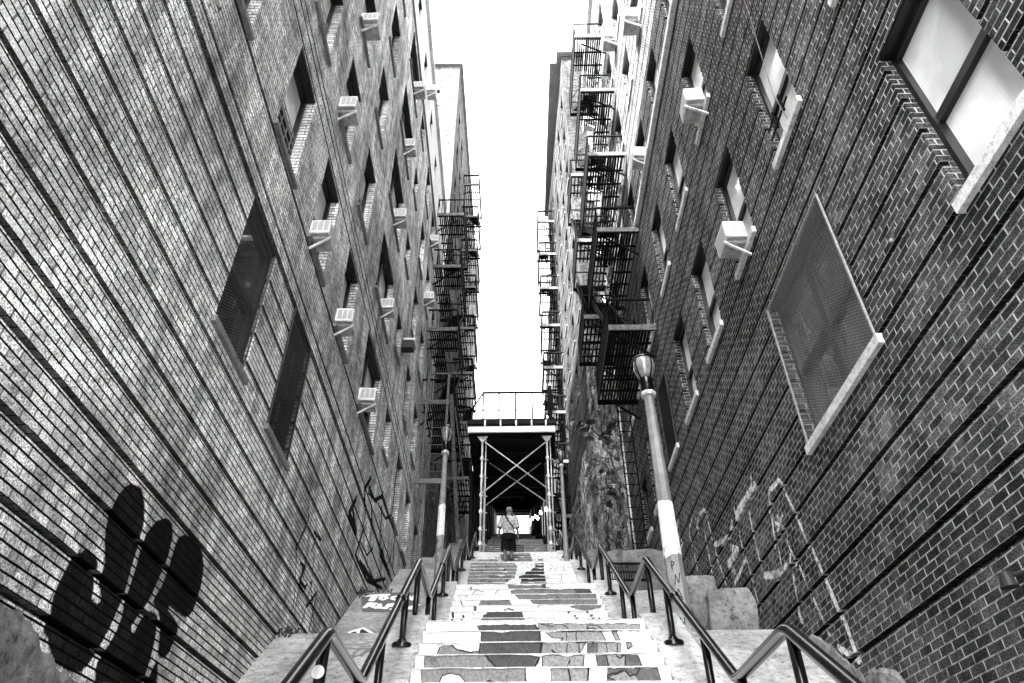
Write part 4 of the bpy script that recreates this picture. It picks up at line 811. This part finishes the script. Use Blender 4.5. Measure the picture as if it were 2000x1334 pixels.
# covered passage up to the far street
m = MB()
def prism(x0, x1, ya, za, yb, zb, th):
    P = [(x, y, z + t) for x in (x0, x1) for (y, z) in ((ya, za), (yb, zb)) for t in (0, th)]
    for f in ((0, 1, 3, 2), (4, 6, 7, 5), (0, 4, 5, 1), (2, 3, 7, 6), (0, 2, 6, 4), (1, 5, 7, 3)): m.face([P[i] for i in f])
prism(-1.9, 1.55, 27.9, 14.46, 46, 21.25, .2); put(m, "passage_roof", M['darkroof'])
for (xa, xb) in ((-2.0, -1.45), (1.0, 1.55)):
    m = MB()
    for i in range(16):
        ya = 26.4 + i * 1.22; z = prof(ya) - .4; x = (xa if xa < 0 else xb - .06)
        y_ = ya; inner = -1.9 + (.5) * min(1, i / 10) if xa < 0 else 1.5 - .62 * min(1, i / 10)
        m.b2(inner - .03, inner + .03, ya, ya + 1.2, z, max(14.4, 14.46 + (ya - 27.9) * .375 + .1))
    put(m, "side_blackout", M['darkroof'])  # closed near-black sides, added so the passage stays dark inside
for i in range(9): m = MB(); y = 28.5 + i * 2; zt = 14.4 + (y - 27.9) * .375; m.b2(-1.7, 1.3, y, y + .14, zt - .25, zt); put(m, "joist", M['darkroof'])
m = MB(); m.b2(-1.0, .35, 31.0, 31.05, 15.1, 15.14)
for x in (-.95, -.4, .2): m.b2(x, x + .06, 31.0, 31.06, 14.95, 15.1)
put(m, "hanging_bar", M['iron2'])
m = MB(); m.b2(-2.2, -1.38, 45.8, 46, 17.5, 22); m.b2(.8, 1.6, 45.8, 46, 17.5, 22); m.b2(-1.38, .8, 45.8, 46, 21.0, 22); put(m, "portal_frame", M['darkroof'])
# string of bulbs inside
sl = empty("string_light", (.9, 26, 12), "string of round lit bulbs sagging inside the dark shed on the right", "string lights")
bl_ = [(1050.5, 972.2), (1064, 967), (1042.8, 982.4), (1038, 980.6), (1032, 982.6), (1028, 986.7), (1027, 994)]
BP = [(.93, 26.0, 11.98), (1.10, 25.0, 11.65), (.84, 27.2, 12.3), (.78, 28.4, 12.9), (.67, 29.6, 13.36), (.6, 30.8, 13.8), (.6, 32.0, 14.15)]
m = MB()
for p, q in zip([BP[1], BP[0]] + BP[2:], [BP[0]] + BP[2:]): m.bar((p[0], p[1], p[2] + .1), (q[0], q[1], q[2] + .1), .012)
m.build("cord", M['iron'], sl).location = (-.9, -26, -12)
for x, y, z in BP:
    m = MB(); m.lathe((0, 0, 0), [(.005, -.06), (.035, -.048), (.052, -.016), (.052, .016), (.036, .045), (.025, .07), (.025, .1)], 12); o = m.build("bulb", M['bulb'], sl, smooth=True); o.location = (x - .9, y - 26, z - 12)

# ---------------------------------------------------------------- rubble, stubs, grating
def lump(name, x0, x1, y0, y1, z0, z1, label, cat, group=None, mat='conc', seed=1, rough=.05, slope=0.):
    bm = bmesh.new(); bmesh.ops.create_cube(bm, size=1); bmesh.ops.subdivide_edges(bm, edges=bm.edges[:], cuts=9, use_grid_fill=True)
    rd = random.Random(seed); from mathutils import noise
    for v in bm.verts:
        p = v.co.copy(); k = max(abs(p.x), abs(p.y), abs(p.z)); sph = p.normalized() * .62; t = .13
        q = p * (1 - t) + sph * t
        q = Vector((q.x * (x1 - x0), q.y * (y1 - y0), q.z * (z1 - z0) + slope * q.y * (y1 - y0)))
        nv = noise.noise_vector(Vector((q.x * 3 + seed, q.y * 3, q.z * 3))) * rough + noise.noise_vector(Vector((q.x * 11 + seed, q.y * 11, q.z * 11))) * rough * .3
        v.co = q + nv
    me = bpy.data.meshes.new(name); bm.to_mesh(me); bm.free(); me.materials.append(M[mat]); me.polygons.foreach_set("use_smooth", [True] * len(me.polygons))
    o = bpy.data.objects.new(name, me); COL.objects.link(o); o.location = ((x0 + x1) / 2, (y0 + y1) / 2, (z0 + z1) / 2); return tag(o, label, cat, group)
lump("concrete_stub", 2.42, 2.98, 9.05, 9.4, 2.4, 3.12, "rounded concrete stub against the right wall beside the front slab", "concrete block", seed=2, rough=.06, mat='stub')
lump("concrete_stub", 2.4, 2.95, 10.4, 10.9, 2.4, 3.75, "taller concrete stub by the right wall, just behind the lamp post", "concrete block", seed=4, rough=.08, mat='stub')
lump("retaining_wall", 2.35, 3.4, 15.6, 17.0, 4.8, 6.3, "short dark concrete wall under the right fire escape ladder", "wall", seed=11, rough=.05, mat='ground')
lump("retaining_wall", 1.85, 3.4, 18.6, 19.9, 6.2, 7.5, "crumbling low wall at the foot of the rubble stone face", "wall", seed=13, rough=.14, mat='stub')
def render_band(W, u0, u1, top, label, mat, seed, th=.03):
    """patch of cement render clinging to a wall foot: ragged top edge, lumpy face"""
    from mathutils import noise
    m = MB(); nu = int((u1 - u0) / .06); nz = 14; G = []
    for i in range(nu + 1):
        u = u0 + (u1 - u0) * i / nu; zt = float(np.interp(u, [t[0] for t in top], [t[1] for t in top])) + noise.noise((u * 5, seed, 0)) * .07 + noise.noise((u * 17, seed, 3)) * .035; zb = prof(u) - .15; c_ = []
        for j in range(nz + 1):
            z = zb + (zt - zb) * j / nz; w = th + noise.noise((u * 3, z * 3, seed)) * .02 + noise.noise((u * 14, z * 14, seed)) * .009 + .03 * (1 - j / nz)
            if j == nz: w = .004
            c_.append(W.P(u, z, max(w, .003)))
        G.append(c_)
    for i in range(nu):
        for j in range(nz): m.face([G[i][j], G[i + 1][j], G[i + 1][j + 1], G[i][j + 1]])
    return tag(m.build("render_patch", M[mat], smooth=False), label, "render")
render_band(WL, .3, 6.0, [(0, 1.32), (3.9, 1.3), (4.3, 1.28), (4.42, 1.16), (5.1, 1.12), (6, .55)], "rough grey cement render along the foot of the left wall under the bubble graffiti", 'stub', 3)
render_band(WR, 6.3, 9.2, [(6.3, .8), (6.6, 1.3), (6.85, 1.62), (7.1, 1.7), (7.5, 1.72), (7.75, 1.9), (8.1, 2.15), (8.5, 2.4), (9.2, 2.45)], "ragged pale render along the foot of the right wall below the white graffiti", 'stub', 8, .02)
m = MB()
for i in range(17):
    y = -.42 + .84 * i / 16; m.bar((y, -.2, -.24), (y + .05, .2, .26), .022, .02)
m.bar((-.46, -.2, -.25), (.46, -.2, -.25), .05, .04); m.bar((-.4, .2, .27), (.5, .2, .27), .04, .04); m.bar((-.44, .0, .0), (.48, .0, .0), .03)
gr = m.build("iron_grating", M['iron']); gr.location = (2.42, 15.4, 5.68); tag(gr, "small black slatted iron grating behind the right handrail", "grating")
# ---------------------------------------------------------------- wires and wall fittings on the right wall
m = MB(); P = [(3.36, 4.85, 12.0), (3.3, 4.9, 9.6), (3.3, 5.05, 8.35), (3.32, 5.12, 8.05), (3.38, 5.1, 7.2), (3.38, 4.8, 5.6), (3.38, 4.5, 4.3), (3.38, 4.45, 3.0)]
m.tube(P[:5], .005, 6); c = m.build("cable", M['sillL']); tag(c, "thin cable running down the right wall past the second window", "cable")
m = MB(); m.tube([(0, 0, 0), (-.05, -.1, .01), (-.06, -.16, -.01)], .008, 6); m.tube([(-.01, .01, .02), (-.02, .01, -.02)], .018, 8); c = m.build("wall_bracket", M['pole']); c.location = (RX, 4.42, 4.62); tag(c, "small metal cable bracket on the right wall beside the mesh window", "bracket")
m = MB(); m.tube([(0, 0, 0), (-.1, 0, -.03)], .02, 8); m.lathe((-.17, 0, -.12), [(.02, .12), (.05, .1), (.07, 0), (.075, -.02)], 14); m.tube([(-.1, 0, -.03), (-.17, 0, .0)], .02, 8)
c = m.build("wall_lamp", M['rust']); c.location = (RX, 4.72, 1.72); c.scale = (.75, .75, .75); tag(c, "small black wall lamp at the right edge of the picture", "wall lamp")
m = MB(); 
for z in (7.72, 7.9): m.bar((3.36, 4.95, z), (3.36, 5.6, z), .02)
m.bar((3.36, 5.1, 7.66), (3.36, 5.1, 7.98), .03); m.bar((3.36, 5.35, 7.66), (3.36, 5.35, 7.98), .03); c = m.build("window_bar", M['iron']); tag(c, "black bar guard across the foot of the second right window", "window bar")
m = MB(); m.b2(-3.05, -2.72, 14.75, 15.0, 11.55, 11.8); c = m.build("wall_box", M['rust'], bevel=.01); m = MB(); m.b2(-3.0, -2.68, 14.74, 14.98, 11.8, 11.86); m.build("lid", M['white'], c); tag(c, "small dark electrical box with a pale lid on the left wall", "electrical box")

# ---------------------------------------------------------------- leafy weed tree against the stone
pl = empty("weed_tree", (2.9, 18.4, 7.0), "weed tree with big lobed leaves growing against the rubble stone on the right", "tree"); inv = Vector((-2.9, -18.4, -7.0))
m = MB(); ST = [[(3.1, 18.6, 7.0), (2.95, 18.5, 9.2), (2.7, 18.3, 10.6), (2.1, 18.0, 11.1), (1.75, 17.8, 11.15)], [(2.95, 18.5, 9.2), (2.6, 18.3, 9.9), (2.2, 18.1, 10.0)], [(2.7, 18.3, 10.6), (2.9, 18.1, 11.2)], [(2.95, 18.5, 8.8), (2.5, 18.2, 9.3)]]
for P in ST: m.tube(P, [.035 * (1 - .8 * i / len(P)) for i in range(len(P))], 6)
m.build("trunk", M['stem'], pl).location = inv
m = MB(); rd = random.Random(21)
for P in ST:
    for k in range(26 if len(P) > 3 else 12):
        t = rd.uniform(.35 if len(P) > 3 else .2, 1) * (len(P) - 1); i = min(int(t), len(P) - 2); p = Vector(P[i]).lerp(Vector(P[i + 1]), t - i) + Vector((rd.uniform(-.22, .22), rd.uniform(-.2, .2), rd.uniform(-.25, .15)))
        s = rd.uniform(.16, .28); a = Vector((rd.uniform(-1, .6), rd.uniform(-1, .3), rd.uniform(-.9, .15))).normalized(); nn = Vector((rd.uniform(-.6, .6), rd.uniform(-.7, .3), 1)).normalized(); b = a.cross(nn).normalized(); nn = b.cross(a)
        out = [(0, 0), (-.15, .35), (.2, .3), (.25, .75), (.5, .42), (.75, .5), (1.15, 0), (.75, -.5), (.5, -.42), (.25, -.75), (.2, -.3), (-.15, -.35)]
        L = [p + a * (x * s) + b * (y * s) + nn * (-.25 * s * y * y - .2 * s * max(0, x) ** 2) for x, y in out]; cc = p + a * (.45 * s) + nn * .02 * s
        for q in range(len(L)): m.face([cc, L[q], L[(q + 1) % len(L)]])
m.build("crown", M['leaf'], pl).location = inv
# weeds along the left wall foot
for wi, (y, n_) in enumerate(((9.1, 40), (13.4, 40), (16.1, 26), (7.3, 26))):
    m = MB(); rd = random.Random(wi + 50)
    for k in range(n_):
        px, py = LX(y) + rd.uniform(.02, .16), y + rd.uniform(-.3, .3); z = prof(py) - .07; h = rd.uniform(.04, .14); a = rd.uniform(0, 6.28); d = Vector((math.cos(a) * .05, math.sin(a) * .05, h)); w = Vector((-math.sin(a), math.cos(a), 0)) * .014
        p = Vector((px, py, z)); m.face([p - w, p + w, p + d * .6 + w * 1.2, p + d]); m.face([p + d * .6 + w, p + d, p + d * 1.1 + Vector((d.x, d.y, -.02))])
    tag(m.build("weed", M['leaf']), ["weeds at the foot of the left wall, upper end of the front slab", "weeds at the wall foot by the lettered slab", "weeds at the wall foot further up on the left", "sparse weeds at the wall foot in the near left corner"][wi], "weeds")

# ---------------------------------------------------------------- the person climbing
def skin_mesh(name, V, E, R, mat, parent, sub=2, loc=None):
    me = bpy.data.meshes.new(name); me.from_pydata([tuple(v) for v in V], E, []); o = bpy.data.objects.new(name, me); COL.objects.link(o); o.parent = parent
    md = o.modifiers.new("skin", 'SKIN'); md.use_smooth_shade = True
    for i, d in enumerate(me.skin_vertices[0].data):
        r = R[i]; d.radius = r if isinstance(r, tuple) else (r, r); d.use_root = (i == 0)
    s = o.modifiers.new("sub", 'SUBSURF'); s.levels = sub; s.render_levels = sub; me.materials.append(mat); return o
py = 21.75; pz = prof(py) + .12
pe = empty("person", (-.28, py, pz), "person climbing the stairs seen from behind, patterned shirt, dark shorts, cap, bag strap", "person")
M['skinm'] = plain("skin", .13, .6, .3, 0, .15, 12)
M['cap'] = plain("grey_cap", .2, .8, .1, 0, .15, 20); M['shorts'] = plain("dark_shorts", .008, .9, .1, 0, .3, 12); M['shoe'] = plain("dark_shoe", .006, .6, .3, 0, .3, 20)
def shirtm():
    N = NT("patterned_shirt"); o = N.obj(); a = N.noise(N.mapv(o, sc=(1, 1, .45)), 26, 4, .7, 1.2); N.base(N.mix(N.rng(a, .42, .56), .08, .62), .85, .15); return N.m
M['shirt'] = shirtm()
V = [(0, 0, .98), (0, 0, 1.12), (0, -.01, 1.3), (0, 0, 1.45), (0, .01, 1.56), (.01, .04, 1.66), (.01, .05, 1.76),
     (-.19, 0, 1.47), (-.27, .0, 1.2), (-.31, .05, .97), (-.315, .08, .89),
     (.19, 0, 1.47), (.26, .02, 1.2), (.29, .06, .97), (.295, .09, .89),
     (-.1, .02, .9), (-.115, .06, .5), (-.105, -.02, .08), (-.1, .12, .03),
     (.1, .02, .9), (.09, .14, .56), (.075, .1, .18), (.08, .24, .15)]
Ed = [(0, 1), (1, 2), (2, 3), (3, 4), (4, 5), (5, 6), (3, 7), (7, 8), (8, 9), (9, 10), (3, 11), (11, 12), (12, 13), (13, 14), (0, 15), (15, 16), (16, 17), (17, 18), (0, 19), (19, 20), (20, 21), (21, 22)]
Rr_ = [(.15, .11), (.14, .1), (.16, .11), (.14, .1), .06, .075, .08, .066, .055, .045, .036, .066, .055, .045, .036, .09, .062, .042, .035, .09, .062, .042, .035]
body = skin_mesh("body", V, Ed, Rr_, M['skinm'], pe)
m = MB()
def ellt(rings, n=20):
    b = len(m.v)
    for (cx, cy, cz, rx, ry) in rings:
        for k in range(n): a = 2 * math.pi * k / n; w = 1 + .035 * math.sin(5 * a + cz * 9); m.v.append((cx + rx * w * math.cos(a), cy + ry * w * math.sin(a), cz))
    for i in range(len(rings) - 1):
        for k in range(n): k2 = (k + 1) % n; m.f.append((b + i * n + k, b + i * n + k2, b + (i + 1) * n + k2, b + (i + 1) * n + k)); m.m.append(0); m.uv += [(0, 0)] * 4
def limb(P, n=12):   # P: (x,y,z,r)
    for a, b in ((P, n),): pass
    m.tube([p[:3] for p in P], [p[3] for p in P], n, caps=False)
ellt([(0, 0, .93, .215, .165), (0, 0, 1.0, .21, .16), (0, 0, 1.15, .195, .15), (0, -.01, 1.3, .205, .155), (0, 0, 1.42, .215, .14), (0, .0, 1.5, .17, .12), (0, .02, 1.57, .08, .075)])
limb([(-.12, 0, 1.49, .1), (-.2, 0, 1.45, .105), (-.25, 0, 1.3, .1), (-.275, .0, 1.16, .095)]); limb([(.12, 0, 1.49, .1), (.2, 0, 1.45, .105), (.24, .01, 1.3, .1), (.262, .02, 1.16, .095)])
sh_ = m.build("shirt", M['shirt'], pe, smooth=True)
m = MB(); ellt([(0, 0, 1.0, .17, .13), (0, 0, .92, .205, .155), (0, .01, .8, .215, .165), (0, .02, .74, .2, .15)])
limb([(-.1, .01, .86, .12), (-.115, .03, .7, .125), (-.125, .05, .45, .125)], 16); limb([(.1, .02, .86, .12), (.1, .08, .7, .125), (.1, .13, .46, .125)], 16); m.build("shorts", M['shorts'], pe, smooth=True)
m = MB()
b = len(m.v); m.lathe((.012, .045, 1.74), [(.1, -.03), (.107, .02), (.098, .07), (.07, .115), (.02, .135)], 20); m.face([(.04, .1, 1.735), (.12, .12, 1.73), (.17, .2, 1.72), (.1, .25, 1.715), (.02, .18, 1.725)]); m.build("cap", M['cap'], pe, smooth=True)
m = MB(); m.bar((-.12, -.155, 1.5), (.17, -.18, 1.05), .035, .012, up=(0, -1, 0)); m.build("bag_strap", M['shorts'], pe)
for s, (x, y, z) in ((-1, (-.1, .03, .0)), (1, (.08, .15, .115))):
    V = [(x, y - .08, z + .06), (x, y, z + .06), (x, y + .1, z + .04), (x, y + .17, z + .035), (x, y - .04, z + .16)]; skin_mesh("shoe", V, [(0, 1), (1, 2), (2, 3), (1, 4)], [(.06, .06), (.065, .07), (.062, .05), (.05, .035), (.062, .062)], M['shoe'], pe, 2)
# hands: palm, four fingers and a thumb each, one skinned chain per hand grown from the wrist
for s, w in ((-1, Vector((-.315, .08, .89))), (1, Vector((.295, .09, .89)))):
    V = [w, w + Vector((0, .01, -.06))]; E_ = [(0, 1)]; R_ = [(.026, .02), (.036, .02)]
    for k, (dy, L) in enumerate(((-.03, .055), (-.01, .072), (.01, .078), (.03, .068))):
        a = len(V); V += [w + Vector((0, .01 + dy, -.09)), w + Vector((-s * .006, .012 + dy, -.09 - L * .55)), w + Vector((-s * .022, .014 + dy, -.09 - L))]; E_ += [(1, a), (a, a + 1), (a + 1, a + 2)]; R_ += [.011, .009, .008]
    a = len(V); V += [w + Vector((-s * .01, .048, -.04)), w + Vector((-s * .015, .066, -.085))]; E_ += [(0, a), (a, a + 1)]; R_ += [.012, .009]
    skin_mesh("hand", V, E_, R_, M['skinm'], pe, 1)
pe.scale = (1.04, 1.04, 1.04)
